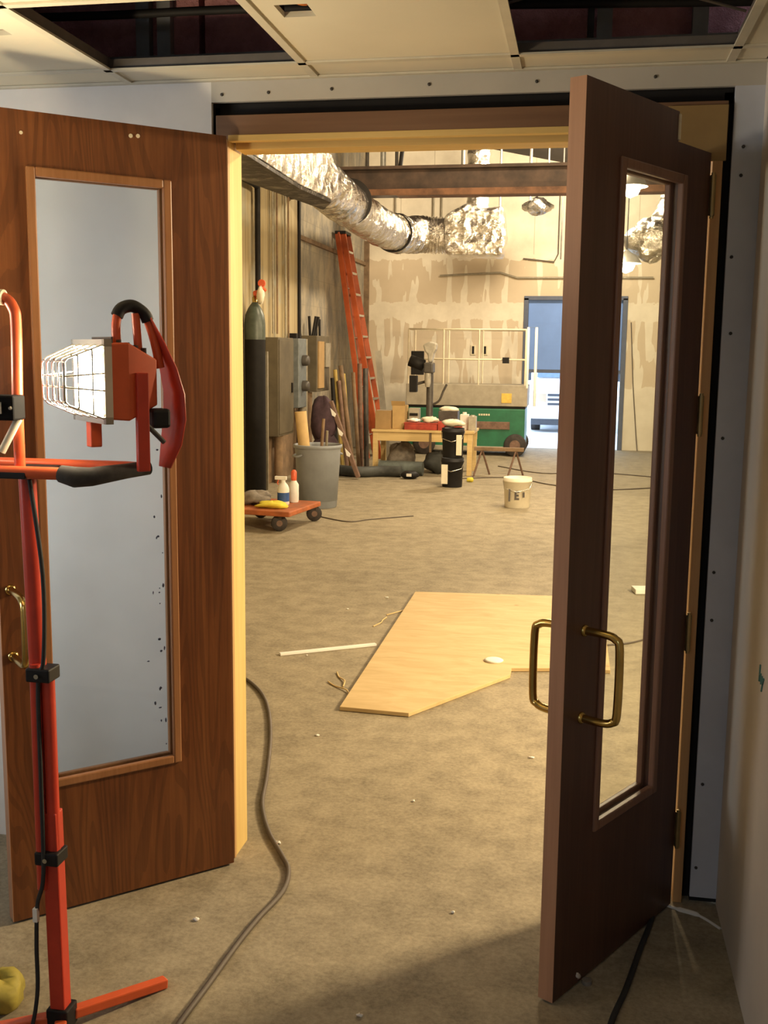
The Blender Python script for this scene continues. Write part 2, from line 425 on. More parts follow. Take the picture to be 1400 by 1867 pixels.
# ------------------------------------------------------------------ suspended ceiling
gx = (-4.1, -3.25, -2.64, -2.03, -1.43, -.83, -.215, .385, RWX)
gys = [3.155 - .61*k for k in range(0, 11)]
g = MB(); gw = MB()
for x in gx[1:-1]: g.box(x-.012, x+.012, -3.1, WY, CZ-.004, CZ+.002); gw.box(x-.002, x+.002, -3.1, WY, CZ+.0022, CZ+.036)
for y in gys: g.box(-4.1, RWX, y-.012, y+.012, CZ-.004, CZ+.0015); gw.box(-4.1, RWX, y-.002, y+.002, CZ+.0022, CZ+.03)
g.box(-4.1, RWX, WY-.02, WY, CZ-.005, CZ+.001)
struct('ceiling_grid_web', gw, 'grid_dark')
gr = g.build('ceiling_grid', 'grid_metal'); gr['kind'] = 'structure'; gr['label'] = 'cream metal grid of the suspended ceiling'
def tile(x0, x1, y0, y1, label, hole=None):
    t = MB(); z0, z1 = CZ+.002, CZ+.016
    x0 += .006; x1 -= .006; y0 += .006; y1 -= .006
    if hole:
        hx0, hx1, hy0, hy1 = hole
        t.box(x0, hx0, y0, y1, z0, z1).box(hx1, x1, y0, y1, z0, z1).box(hx0, hx1, y0, hy0, z0, z1).box(hx0, hx1, hy1, y1, z0, z1)
    else: t.box(x0, x1, y0, y1, z0, z1)
    return tag(t.build('ceiling_tile', 'ceiling_board'), label, 'ceiling tile', 'suspended ceiling tiles')
LT = 'plain ceiling tile of the rows over the camera'
for j in range(len(gys)-1):
    for i in range(len(gx)-1):
        y1, y0 = gys[j], gys[j+1]; x0, x1 = gx[i], gx[i+1]
        if j == 0 and i in (4, 6): continue
        if j == 0 and i == 3: tile(x0, x1, y0, y1, 'large cream ceiling tile at the upper left above the closed side door leaf', (-1.61, -1.533, 2.735, 2.785))
        elif j == 0 and i == 5: tile(x0, x1, y0, y1, 'cream ceiling tile with a rectangular cut-out between two open gaps', (-.768, -.685, 2.648, 2.745))
        elif j == 0 and i == 7: tile(x0, x1, y0, y1, 'narrow cut ceiling tile along the right wall')
        else: tile(x0, x1, y0, y1, LT)
BL = {3: 'thin border tile at the left end of the row against the doorway wall', 4: 'thin border tile below the left open ceiling gap', 5: 'thin border tile between cut-out tile and doorway wall', 6: 'thin border tile below the right open ceiling gap', 7: 'small corner border tile where both walls meet'}
for i in range(len(gx)-1):
    tile(gx[i], gx[i+1], gys[0], WY-.006, BL.get(i, 'thin border tile further along the doorway wall'))
wc = thing('junction_box', (-.72, 2.70, CZ+.03), 'junction box with orange wire seen through the ceiling tile cut-out', 'electrical box')
MB().box(-.06, .06, -.07, .07, .05, .055).box(-.06, -.055, -.07, .07, -.005, .05).box(.055, .06, -.07, .07, -.005, .05).build('box', 'black_plastic', wc)
MB().tube(smooth_path([(-.035, -.02, .045), (-.01, 0, .0), (.02, .02, .0), (.01, -.02, .03), (-.02, .01, .02)]), .007).build('wire', 'orange_wire', wc)
MB().box(.022, .03, -.03, .045, .0, .004).build('bracket', 'white_plastic', wc)
# wall screws over the doorway and on the grey strip
def screw(p, axis='y'):
    o = MB().lathe([(.005, 0), (.005, .003), (.002, .0035)], 8, T(p) @ (RX(90) if axis == 'y' else RY(-90))).build('drywall_screw', 'screw_dark')
    return o
for x, z in ((-1.13, 2.52), (-.98, 2.522), (-.78, 2.526), (-.48, 2.53), (-.16, 2.528), (.18, 2.53)):
    tag(screw((x, WY, z)), 'small dark drywall screw in the strip above the doorway', 'screw', 'screws over the doorway')
for x, z in ((.435, 2.33), (.433, 2.25), (.42, 2.02), (.43, 1.80), (.425, 1.49), (.422, 1.08), (.424, .93), (.425, .40), (.42, .12)):
    tag(screw((x, WY, z)), 'small dark drywall screw in the grey strip right of the frame', 'screw', 'screws in the grey strip')
mk = MB()
for pts in ([(2.80, .945), (2.803, .90)], [(2.80, .918), (2.785, .925), (2.775, .90)], [(2.765, .925), (2.755, .905), (2.74, .925)], [(2.755, .905), (2.765, .885)]):
    mk.tube([(RWX-.001, a, b_) for a, b_ in pts], .003, 6)
tag(mk.build('pen_mark', 'marker_teal'), 'teal marker scribble on the right wall', 'mark')

# ------------------------------------------------------------------ door frame
struct('wall_gap_blackout', MB().box(.3805, .4045, WY+.04, WY+.12, 0, 2.489).box(-1.1645, -1.1505, WY+.04, WY+.12, 0, 2.489).box(-1.1645, .4045, WY+.04, WY+.12, 2.4585, 2.4995), 'gap_shade')  # black backing added so the gaps round the frame stay dark
fr = thing('door_frame', (-.38, WY, 0), 'raw pine door frame set in the rough opening', 'door frame')
fx = .38
MB().box(-1.150+fx, -1.112+fx, .012, .135, 0, 2.385).build('jamb', 'pine', fr, .002, 'bright yellow pine jamb')
MB().box(-1.150+fx, -1.111+fx, -.008, .012, 0, 2.385).build('jamb_edge_shade', 'jamb_tan', fr, .002, 'jamb edge strip with its shade painted in tan')  # front strip toned darker to stand for the jamb's shaded edge
MB().box(.352+fx, .380+fx, -.010, .135, 0, 2.385).build('jamb', 'jamb_tan', fr, .002, 'tan jamb at the hinge side of the right door')
hb = MB().box(-1.150+fx, .388+fx, -.004, .135, 2.385, 2.458).build('head', 'header_wood', fr, .002, 'brown head board')
MB().box(-1.10+fx, .352+fx, .040, .135, 2.362, 2.385).box(-1.11+fx, .352+fx, -.008, .02, 2.379, 2.398).build('head_stop', 'pine_head', fr, .002)
MB().box(.22+fx, .388+fx, -.012, -.004, 2.29, 2.446).build('corner_block', 'tan_block', fr, .002)

# ------------------------------------------------------------------ door leaves (the panel is 45 mm thick; local x runs hinge to free edge)
def leaf(name, hinge, direction, L, top, gl, mats, label, notch=None, pulls=None, pullx=.6, pz=(.80, 1.03), pd=.105):
    a = math.degrees(math.atan2(direction[1], direction[0]))
    root = thing(name, (hinge[0], hinge[1], 0), label, 'door', kind='structure', rz=R(a))
    th = .045; g0, g1, h0, h1 = gl; z0 = .008
    p = MB(); p.box(0, g0, -th, 0, z0, top if not notch else notch[1]).box(g1, L-.0015, -th, 0, z0, top)
    p.box(g0, g1, -th, 0, z0, h0).box(g0, g1, -th, 0, h1, top)
    if notch and g0 < notch[0]: p.v = []; p.f = []; p.sm = []; p.box(0, g0, -th, 0, z0, notch[1]).box(g1, L-.0015, -th, 0, z0, top).box(g0, g1, -th, 0, z0, h0).box(g0, notch[0], -th, 0, h1, notch[1]).box(notch[0], g1, -th, 0, h1, top)
    if notch and g0 > notch[0]: p.box(notch[0], g0, -th, 0, notch[1], top)
    p.build('panel', mats[0], root)
    MB().box(L-.0015, L, -th, 0, z0, top).build('lipping', mats[1], root, label='lighter wood edge strip')
    w = .026
    for side in (0, 1):
        y0, y1 = (-.012, .007) if side == 0 else (-th-.007, -th+.012)
        b = MB()
        def mit(x0, x1, zz0, zz1): b.box(x0, x1, y0, y1, zz0, zz1)
        mit(g0-.012, g0+w-.012, h0-.012, h1+.012); mit(g1-w+.012, g1+.012, h0-.012, h1+.012)
        mit(g0+w-.012, g1-w+.012, h0-.012, h0+w-.012); mit(g0+w-.012, g1-w+.012, h1-w+.012, h1+.012)
        b.build('glazing_bead', mats[2], root, .004)
    MB().box(g0+.004, g1-.004, -th/2-.003, -th/2+.003, h0+.004, h1-.004).build('glass_pane', 'pane_glass', root)
    for sgn, base in ((1, 0), (-1, -th)):
        d = pd*sgn; r = .011
        z0_, z1_ = pz
        pts = [(pullx, base, z0_), (pullx, base+d*.6, z0_), (pullx, base+d*.88, z0_+.008), (pullx, base+d, z0_+.035),
               (pullx, base+d, z1_-.035), (pullx, base+d*.88, z1_-.008), (pullx, base+d*.6, z1_), (pullx, base, z1_)]
        h_ = MB().tube(smooth_path(pts, 4), r, 12).build('pull_handle', 'brass', root)
        rs = MB()
        for zz in pz: rs.lathe([(.016, 0), (.016, .006), (.012, .009)], 16, T((pullx, base, zz)) @ RX(-90*sgn))
        rs.build('rosette', 'brass', h_)
    return root
d1 = leaf('door_2', (-1.100, 3.267), (-.728, -.685), .732, 2.386, (.195, .60, .42, 2.225), ('door_veneer', 'door_edge', 'bead_wood'),
          'orange-brown wooden door leaf with a long glass pane, opened against the left wall', pullx=.700, pz=(.838, 1.038), pd=.15)
d2 = leaf('door_3', (.344, 3.284), (-.505, -.863), .705, 2.386, (.165, .515, .445, 2.215), ('door_veneer_shade', 'door_edge', 'bead_wood_shade'),
          'brown wooden door leaf, its shade painted into the veneer, with glass pane and brass pull, standing half open at the right', notch=(.213, 2.308), pullx=.615, pz=(.785, 1.022))
for z in (2.19, 1.56, .895, .26):
    h_ = MB().tube([(-.004, .008, z-.057), (-.004, .008, z+.057)], .0085, 12).tube([(-.004, .008, z-.064), (-.004, .008, z-.057)], .006, 10).tube([(-.004, .008, z+.057), (-.004, .008, z+.064)], .006, 10)
    h_.box(-.003, 0, -.034, .002, z-.055, z+.055)
    h_.build('hinge', 'old_brass', d2)
MB().box(.205, .217, -.03, .004, 2.312, 2.38).build('top_bracket', 'cream_sleeve', d2, .002, 'pale metal bracket at the notched top corner')
# screws / plug dots on the left leaf
dots = MB()
for sx, zz, rr in ((.305, 2.352, .006), (.283, 2.354, .006), (.62, 2.325, .005)): dots.lathe([(rr, 0), (rr, .002)], 10, T((sx, 0, zz)) @ RX(-90))
dots.build('screw_plug', 'cream_sleeve', d1)
sp = MB(); rnd = random.Random(5)
for k in range(26):
    sx = .235 + abs(rnd.gauss(0, .02)); zz = rnd.choice([.5, .62, .8, .98, 1.2, 1.45, 1.7]) + rnd.gauss(0, .05)
    if k < 6: sx = .226; zz = (.995, .55, .79, .47, 1.28, 1.1)[k]
    sp.blob((sx, -.0185, zz), (.002+.004*rnd.random()**2, .0012, .002+.006*rnd.random()**2), k, .2, 8)
sp.build('paint_speck', 'door_rail', d1)

# foam lump (door stop) and crumbs at the foot of the right leaf
ds = thing('rubber_stop', (.035, 2.80, 0), 'small white rubber doorstop on the floor at the foot of the right door', 'doorstop')
MB().blob((0, 0, .026), (.026, .024, .026), 3, .1, 14, 0).build('bumper', 'white_plastic', ds)
MB().lathe([(.014, 0), (.014, .012)], 12, T((.045, .0, .0))).build('foot', 'grey_cloth', ds)
tag(MB().tube(smooth_path([(.325, 3.285, 0), (.37, 3.262, 0), (.43, 3.235, 0), (.484, 3.17, 0)]), [.006]*6+[.010]*6+[.005]*7, 8).build('plaster_ridge', 'drywall_cream'), 'pale ridge of plaster dust on the floor at the foot of the right jamb', 'plaster dust')

# ------------------------------------------------------------------ twin work light on its stand
wl = thing('work_light_stand', (-1.258, 2.32, 0), 'red tripod work light stand with a glowing halogen head in front of the left door', 'work light')
W0 = Vector((-1.258, 2.32, 0))
MW = T(-W0)
MB(MW).tube([(-1.270, 2.32, .66), (-1.284, 2.32, 1.45)], .0205, 16).build('upper_pole', 'red_paint', wl)
MB(MW).bar((-1.247, 2.318, .05), (-1.252, 2.318, .60), .040, .040).build('lower_pole', 'red_paint', wl, .004)
MB(MW).tube([(-1.274, 2.30, .40), (-1.272, 2.30, .98)], .0135, 12).build('folded_leg', 'red_paint', wl)
MB(MW).tube([(-1.246, 2.312, .50), (-1.246, 2.312, .96)], .0165, 12).build('middle_pole', 'red_paint', wl)
for z, dx in ((.955, 0), (.485, .004)):
    cl = MB(MW).cbox((-1.258+dx, 2.311, z), (.062, .058, .034)).build('clamp', 'black_plastic', wl, .004)
    MB(MW).tube([(-1.258+dx, 2.28, z), (-1.258+dx, 2.276, z)], .006, 10).build('bolt', 'chrome_wire', cl)
MB(MW).cbox((-1.246, 2.32, .045), (.058, .058, .06)).build('hub', 'black_plastic', wl, .004)
for a_, ln in ((52, .30), (205, .42), (292, .42)):
    c_, s_ = math.cos(R(a_)), math.sin(R(a_))
    MB(MW).bar((-1.246+.03*c_, 2.32+.03*s_, .040), (-1.246+ln*c_, 2.32+ln*s_, .014), .03, .027).build('leg', 'orange_paint', wl, .004)
# cross frame
yb, yf, zb = 2.39, 2.22, 1.455
xl, xr_ = -1.85, -1.02
MB(MW).tube([(xl, yb, zb), (-1.06, yb, zb), (-1.01, yb-.02, zb)], .0145, 14).build('crossbar', 'orange_paint', wl)
MB(MW).tube([(xl, yf, zb), (-1.14, yf, zb)], .0145, 14).build('crossbar', 'orange_paint', wl)
MB(MW).tube([(-1.145, yf, zb), (-1.11, yf-.005, zb-.006), (-1.08, yf+.01, zb-.006), (-1.03, yf+.09, zb), (-.995, yb-.03, zb+.004)], [.02, .024, .022, .018, .017], 14).build('grip', 'foam_grip', wl)
MB(MW).cbox((-1.27, 2.305, zb-.006), (.09, .20, .016)).build('mounting_plate', 'black_plastic', wl, .003)
# glowing head (local -x is the beam axis)
HO = Vector((-1.10, 2.305, 1.662)); MH = MW @ T(HO) @ RZ(46)
hs = MB(MH)
n0 = [(.0, -.098, -.084), (.0, .098, -.084), (.0, .098, .084), (.0, -.098, .084)]
n1 = [(.045, -.098, -.088), (.045, .098, -.088), (.045, .098, .088), (.045, -.098, .088)]
n2 = [(.125, -.07, -.055), (.125, .07, -.055), (.125, .07, .05), (.125, -.07, .05)]
hs.add(n0+n1+n2, [(0,1,5,4),(1,2,6,5),(2,3,7,6),(3,0,4,7),(4,5,9,8),(5,6,10,9),(6,7,11,10),(7,4,8,11),(8,9,10,11)])
head = hs.build('housing', 'orange_paint', wl, .004)
fin = MB(MH)
for k in range(5): fin.box(.02+k*.02, .024+k*.02, -.06, .06, .075-k*.008, .1-k*.006)
fin.build('cooling_fin', 'machine_grey', head)
rim = MB(MH)
for (a, b_, c, d) in ((-.104, .104, .078, .094), (-.104, .104, -.094, -.078), (-.104, -.09, -.094, .094), (.09, .104, -.094, .094)): rim.box(-.014, .004, a, b_, c, d)
rim.build('lens_rim', 'chrome_wire', head)
lens = MB(MH)
pts = []; fs = []
N = 10
for i in range(N+1):
    for j in range(N+1):
        u, v_ = i/N*2-1, j/N*2-1
        pts.append((-.008-.028*(1-u*u)*(1-v_*v_), u*.09, v_*.078))
for i in range(N):
    for j in range(N): fs.append((i*(N+1)+j, (i+1)*(N+1)+j, (i+1)*(N+1)+j+1, i*(N+1)+j+1))
fs0 = fs; lens_pts = pts
lens.add(pts, fs, True).build('lens', 'lamp_lens', wl, 0, 'white-hot glowing lens')
cg = MB(MH)
def wire(pts_): cg.tube([tuple(p) for p in pts_], .0022, 6)
for yy in (-.095, -.05, 0, .05, .095):
    k = yy*.75
    wire([(-.005, yy, .085), (-.085, k, .052), (-.095, k, .04), (-.095, k, -.04), (-.085, k, -.052), (-.005, yy, -.085)])
for xx, sc in ((-.035, .95), (-.065, .84), (-.093, .74)):
    zz = .085 - (.085-.045)*(-xx/.093)
    yy = .097*(1-.25*(-xx/.093))
    wire([(xx, -yy, zz), (xx, yy, zz), (xx, yy, -zz), (xx, -yy, -zz), (xx, -yy, zz)])
for zz in (-.02, .02): wire([(-.005, -.097, zz), (-.094, -.073, zz*.6), (-.094, .073, zz*.6), (-.005, .097, zz)])
cg.build('wire_guard', 'chrome_wire', wl)
# carrying handle and back band
hd = MB(MH).tube(smooth_path([(.045, -.03, .085), (.045, -.03, .13), (.055, -.03, .160), (.085, -.03, .168), (.115, -.03, .150), (.135, -.03, .10), (.15, -.03, .03)]), .0105, 12)
hd.tube([(.092, -.03, .155), (.098, -.03, .055)], .0095, 12)
hdl = hd.build('carry_handle', 'orange_paint', wl)
MB(MH).tube(smooth_path([(.047, -.03, .147), (.058, -.03, .164), (.085, -.03, .171), (.112, -.03, .156), (.122, -.03, .138)]), .0145, 12).build('handle_grip', 'black_plastic', hdl)
bd = MB(MH)
prof = [(.118, .15), (.145, .09), (.168, .03), (.182, -.03), (.182, -.09), (.172, -.15), (.155, -.205)]
wid = [.012, .03, .045, .055, .06, .055, .03]
vs = []
for (px, pz_), w in zip(prof, wid):
    for dx in (0, .005): vs += [(px+dx, -.03-w, pz_), (px+dx, -.03+w, pz_)]
fs = []
for i in range(len(prof)-1):
    a = i*4; b_ = a+4
    fs += [(a, a+1, b_+1, b_), (a+2, b_+2, b_+3, a+3), (a, b_, b_+2, a+2), (a+1, a+3, b_+3, b_+1)]
fs += [(0, 2, 3, 1), (24, 25, 27, 26)]
bd.add(vs, fs, True).build('back_guard', 'red_paint', wl)
MB(MH).box(-.004, .024, .02, .05, -.155, -.085).build('bracket', 'orange_paint', wl, .003)
MB(MH).box(.062, .092, -.10, -.085, -.205, .02).build('bracket', 'red_paint', wl, .003)
kn = MB(MH).cbox((.125, -.07, -.085), (.045, .05, .045)).build('tilt_knob', 'black_plastic', wl, .008)
MB(MH).tube([(.09, -.09, -.10), (.13, -.09, -.14)], .006, 8).build('knob_lever', 'machine_grey', kn)
# second head's bracket reaching in from the frame edge
MB(MW).tube(smooth_path([(-1.262, 2.25, zb), (-1.262, 2.25, 1.60), (-1.258, 2.25, 1.78), (-1.264, 2.25, 1.825), (-1.29, 2.25, 1.848), (-1.36, 2.25, 1.852), (-1.46, 2.25, 1.852)]), .0125, 12).build('bracket', 'orange_paint', wl, 0, 'orange tube bracket of the second head')
MB(MW).tube([(-1.283, 2.247, 1.847), (-1.34, 2.247, 1.85)], .0175, 14).build('handle_grip', 'cream_sleeve', wl, 0, 'pale handle sleeve')
MB(MW).tube([(-1.253, 2.235, 1.575), (-1.292, 2.225, 1.50)], .009, 10).build('tilt_lever', 'cream_sleeve', wl)
M2 = MW @ T((-1.66, 2.25, 1.70)) @ RZ(200) @ RY(62)
h2 = MB(M2).add(n0+n1+n2, [(0,1,5,4),(1,2,6,5),(2,3,7,6),(3,0,4,7),(4,5,9,8),(5,6,10,9),(6,7,11,10),(7,4,8,11),(8,9,10,11)]).build('housing', 'orange_paint', wl, .004)
MB(M2).add(lens_pts, fs0, True).build('lens', 'lamp_lens', wl)
MB(MW).tube([(-1.66, 2.25, zb), (-1.66, 2.25, 1.66)], .0125, 10).build('bracket', 'orange_paint', wl)
sb = MB(MW).cbox((-1.282, 2.215, 1.602), (.088, .055, .056)).build('switch_box', 'box_black', wl, .005)
MB(MW).cbox((-1.277, 2.186, 1.602), (.022, .006, .026)).build('switch', 'white_plastic', sb, .001, 'white rocker switch')
for xx in (-1.313, -1.245): MB(MW).lathe([(.005, 0), (.003, .003)], 8, T((xx, 2.187, 1.602)) @ RX(90)).build('screw', 'chrome_wire', sb)
MB(MW).tube(smooth_path([(-1.29, 2.21, 1.628), (-1.295, 2.21, 1.65), (-1.33, 2.21, 1.662), (-1.40, 2.22, 1.655)]), .005, 8).build('lead', 'cream_sleeve', wl)
MB(MW).tube(smooth_path([(-1.262, 2.29, 1.43), (-1.24, 2.295, 1.2), (-1.243, 2.29, 1.0), (-1.26, 2.29, .93), (-1.259, 2.284, .7), (-1.262, 2.284, .45), (-1.285, 2.29, .36), (-1.292, 2.29, .25), (-1.290, 2.28, .12), (-1.305, 2.25, .02), (-1.33, 2.15, .008)]), .0055, 8).build('cord', 'black_rubber', wl)
MB(MW).cbox((-1.288, 2.286, .335), (.012, .012, .035)).build('cord_tag', 'white_plastic', wl)
tag(MB().blob((-1.465, 2.385, .045), (.075, .07, .055), 11, .16, 18, 0.0).build('plastic_bag', 'yellow_bag'), 'crumpled yellow bag on the floor at the lower left corner', 'bag')

# ------------------------------------------------------------------ cords and scraps on the floor
cd = [(-1.75, 5.30), (-1.657, 5.207), (-1.532, 5.021), (-1.423, 4.772), (-1.311, 4.421), (-1.203, 3.999), (-1.143, 3.74), (-1.052, 3.518), (-.951, 3.344), (-.902, 3.246), (-.884, 3.108), (-.913, 2.932), (-.931, 2.773), (-.945, 2.576), (-.959, 2.408), (-.98, 2.1)]
tag(MB().tube(smooth_path([(x, y, .0085) for x, y in cd]), .0085, 8).build('extension_cord', 'grey_cord'), 'long brown-grey extension cord winding through the doorway across the floor', 'cord')
tag(MB().tube(smooth_path([(.25, 3.33, .008), (.286, 3.226, .008), (.231, 2.979, .008), (.184, 2.777, .008), (.143, 2.628, .008), (.10, 2.4, .008)]), .0085, 8).build('electric_cable', 'black_rubber'), 'black power cord running out from under the right door', 'cord')
tag(MB().tube(smooth_path([(-2.75, 10.9, .006), (-2.3, 10.55, .006), (-2.1, 10.75, .006), (-1.7, 11.1, .006)]), .006, 6).build('floor_cable', 'grey_cord'), 'thin cable on the hall floor in front of the trash can', 'cord')
tag(MB().tube(smooth_path([(-1.6, 14.6, .008), (-.9, 14.9, .008), (-.3, 14.2, .008), (.4, 13.9, .008), (1.4, 14.6, .008)]), .008, 6).build('floor_cable', 'grey_cord'), 'cable looping over the floor behind the white bucket', 'cord')
tag(MB().tube(smooth_path([(-1.2, 16.4, .008), (-.5, 15.6, .008), (.3, 15.9, .008), (1.3, 15.4, .008)]), .008, 6).build('floor_cable', 'grey_cord'), 'cable on the floor running under the loading door side of the hall', 'cord')
tag(MB().tube(smooth_path([(.2, 6.35, .006), (.37, 6.45, .006), (.62, 6.75, .006), (.9, 6.9, .006)]), .006, 6).build('floor_cable', 'grey_cord'), 'cable on the floor seen through the lower glass of the right door', 'cord')
tag(MB().tube([(.85, FY-.02, 2.3), (.93, FY-.03, 1.2), (1.02, FY-.06, .3), (1.05, FY-.15, .01)], .008, 6).build('wall_cable', 'grey_cord'), 'thin cable hanging down the far wall beside the loading door', 'cord')
# offcut sheet
pl = [(-1.118, 7.449), (-.089, 7.546), (.2, 7.57), (.22, 5.78), (-.113, 5.745), (-.315, 5.70), (-.313, 5.58), (-.751, 4.853), (-1.095, 4.875)]
tag(MB().prism(pl[::-1], .002, .022).build('plywood_sheet', 'sheet_plywood', None, .002), 'large tan plywood offcut with a notched edge lying on the floor beyond the doorway', 'plywood sheet')
tag(MB().bar((-1.643, 5.734, .008), (-1.143, 6.059, .008), .03, .014).build('wood_strip', 'drywall_cream', None, .002), 'thin pale wood strip on the floor left of the plywood', 'wood strip')
dk = MB().lathe([(.05, 0), (.055, .006), (.045, .012), (.02, .014), (.0, .014)], 18, T((-.421, 5.816, .022)))
tag(dk.build('white_disc', 'paper'), 'small white round lid lying on the plywood sheet', 'lid')
tag(MB().bar((.44, 7.88, .02), (.60, 7.91, .02), .14, .035).build('white_block', 'paper', None, .004), 'white block on the floor seen through the glass of the right door', 'block')
for k, (x, y) in enumerate([(-1.49, 5.76), (-1.12, 4.52), (-.15, 4.45), (-.58, 3.9), (-.51, 2.53), (-1.0, 3.45), (-.33, 3.1), (-1.1, 2.9), (-.8, 5.0), (-.9, 6.8), (-1.5, 6.9), (-1.3, 7.3)]):
    tag(MB().blob((x, y, .004), (.006+.004*(k % 3), .005+.003*(k % 2), .004), k, .25, 10, 0).build('plaster_crumb', 'paper'), 'small white plaster crumb on the concrete floor', 'crumb', 'plaster crumbs on the floor')
for k, (x, y, a) in enumerate([(-1.20, 5.35, 110), (-1.17, 5.2, 130), (-1.15, 6.9, 60), (-1.22, 6.6, 80)]):
    c_, s_ = math.cos(R(a)), math.sin(R(a))
    tag(MB().tube(smooth_path([(x-.12*c_, y-.12*s_, .004), (x-.03*c_+.02, y-.03*s_, .01), (x+.05*c_, y+.05*s_, .004), (x+.13*c_, y+.13*s_, .006)]), .004, 6).build('wood_shaving', 'bench_wood'), 'curled wood shaving on the floor along the plywood edge', 'shaving', 'wood shavings by the plywood')

# ------------------------------------------------------------------ hall: ducts, beam, hangers
def ring(c, r, t, n=28): return c
dct = thing('foil_duct', (-2.75, 10.0, 0), 'silver foil-wrapped air duct running along the hall and turning right', 'duct')
MD = T((2.75, -10.0, 0))
def duct_tube(pts, r, name, n=40, amp=.018, seed=1):
    rnd = random.Random(seed); b = MB(MD)
    P = smooth_path(pts, 22); k = len(P)
    rs = [r*(1+amp*2*math.sin(i*1.7+seed)+rnd.uniform(-amp, amp)) for i in range(k)]
    b.tube(P, rs, n)
    for i in range(k*n):                      # crumple the wrap
        p = Vector(b.v[i]); c = MD @ P[i//n]
        q = p*3.2; f = 1 + .06*mnoise.noise(q) + .04*mnoise.noise(q*2.7) + .018*mnoise.noise(q*6)
        b.v[i] = tuple(c + (p-c)*f)
    b.v[k*n:] = []; b.f[k*n:] = []; b.f = b.f[:(k-1)*n]; b.sm = b.sm[:(k-1)*n]
    b.v += b.v[:n] + b.v[(k-1)*n:k*n]
    b.f += [tuple(range(k*n, k*n+n))[::-1], tuple(range(k*n+n, k*n+2*n))]; b.sm += [False, False]
    return b.build(name, 'foil', dct)
fp = [(-3.30, 8.3), (-2.70, 8.3), (-2.74, 10.4), (-2.66, 11.41), (-2.88, 11.97), (-3.16, 9.95)]
MB(MD).prism(fp, 3.32, 3.80, 'z').build('box_section', 'foil', dct, .06)
MB(MD).prism([(x*.96-.118, y) if i in (0, 5) else (x-.02, y-.02) for i, (x, y) in enumerate(fp)], 3.295, 3.325, 'z').build('underside_shade', 'foil_shade', dct)  # thin dark sheet added as the shaded underside of the duct
duct_tube([(-2.90, 11.2, 3.60), (-2.90, 12.0, 3.57), (-2.91, 12.8, 3.53), (-2.86, 14.5, 3.47), (-2.80, 16.0, 3.46)], .25, 'main_run')
duct_tube([(-2.80, 15.9, 3.47), (-2.74, 16.5, 3.50), (-2.55, 16.85, 3.54), (-2.25, 16.95, 3.54), (-2.0, 16.95, 3.54)], .275, 'elbow', seed=3)
pb = MB(MD)
pb.prism([(-2.12, 3.22), (-1.25, 3.18), (-1.20, 3.5), (-1.25, 3.93), (-1.62, 3.90), (-1.78, 3.99), (-2.0, 3.88), (-2.14, 3.8)], 16.6, 17.2, 'y')
pb.build('plenum_box', 'foil', dct, .05)
duct_tube([(-1.66, 16.9, 3.8), (-1.66, 16.9, 4.3), (-1.66, 16.9, 5.3)], .17, 'riser', seed=5)
for (x, y, r) in ((-2.90, 13.3, .285), (-2.80, 15.9, .285)):
    MB(MD).tube([(x, y-.02, 3.59-(y-12.5)*.035), (x, y+.02, 3.588-(y-12.5)*.035)], r, 36).build('strap', 'iron_black', dct)
ft = thing('hanging_foil_duct', (.9, 16, 0), 'crumpled foil duct end seen high through the glass of the right door', 'duct')
bb = MB(T((0, 0, 0))); bb.blob((0, 0, 3.35), (.32, .3, .28), 5, .12, 22); bb.tube(smooth_path([(0, 0, 3.4), (.25, .1, 3.7), (.4, .2, 4.3), (.4, .2, 4.72)]), .2, 20)
bb.build('duct_end', 'foil', ft)
df = thing('foil_diffuser', (-.77, 17.5, 0), 'small crumpled silver diffuser hanging under the beam near the loading door', 'diffuser')
MB().blob((0, 0, 4.03), (.22, .2, .12), 9, .2, 18).build('hood', 'foil', df)
MB().tube([(-.12, 0, 4.1), (-.12, 0, 5.2)], .02, 8).build('hanger', 'galv', df)
bm_ = MB()
bm_.box(LX, 8.0, 14.4, 14.65, 3.79, 3.825).box(LX, 8.0, 14.4, 14.65, 4.13, 4.17).box(LX, 8.0, 14.51, 14.54, 3.82, 4.14)
o = bm_.build('beam_steel', 'beam_steel'); o['kind'] = 'structure'; o['label'] = 'dark steel beam across the hall ceiling'
o2 = MB().box(-2.5, 8.0, 14.39, 14.66, 3.785, 3.79).box(LX, 8.0, 14.385, 14.40, 3.79, 3.87).build('beam_flange', 'beam_rust'); o2['kind'] = 'structure'
for k, (x, z0, r) in enumerate(((-3.5, 4.3, .03), (-3.24, 4.2, .045), (-3.02, 4.2, .028), (-1.95, 4.17, .035), (-1.82, 4.17, .02), (-1.355, 3.3, .018), (-.9, 4.2, .014), (-.61, 4.2, .014), (-.38, 3.2, .012))):
    tag(MB().tube([(x, 17.4, z0), (x, 17.4, 5.3)], r, 8).build('hanger_rod', 'galv' if k % 2 else 'machine_grey'), 'vertical hanger rod between roof deck and ductwork', 'rod', 'hanger rods under the roof')
tag(MB().tube([(-2.55, 14.9, 4.12), (-2.42, 14.9, 5.2)], .03, 8).build('brace', 'iron_black'), 'dark slanted brace rising from the beam', 'brace')
tag(MB().tube([(-2.6, FY-.05, 3.12), (-1.5, FY-.05, 3.17), (-1.2, FY-.05, 3.08), (1.2, FY-.05, 3.08)], .018, 8).build('wall_conduit', 'conduit'), 'thin horizontal conduit across the far wall under the duct', 'conduit')
tag(MB().tube([(-1.1, FY-.05, 3.42), (-.55, FY-.05, 3.36), (-.48, FY-.05, 3.5), (-.48, FY-.05, 4.6)], .012, 8).build('wall_conduit', 'grey_cord'), 'thin bent wire on the far wall above the loading door', 'conduit')
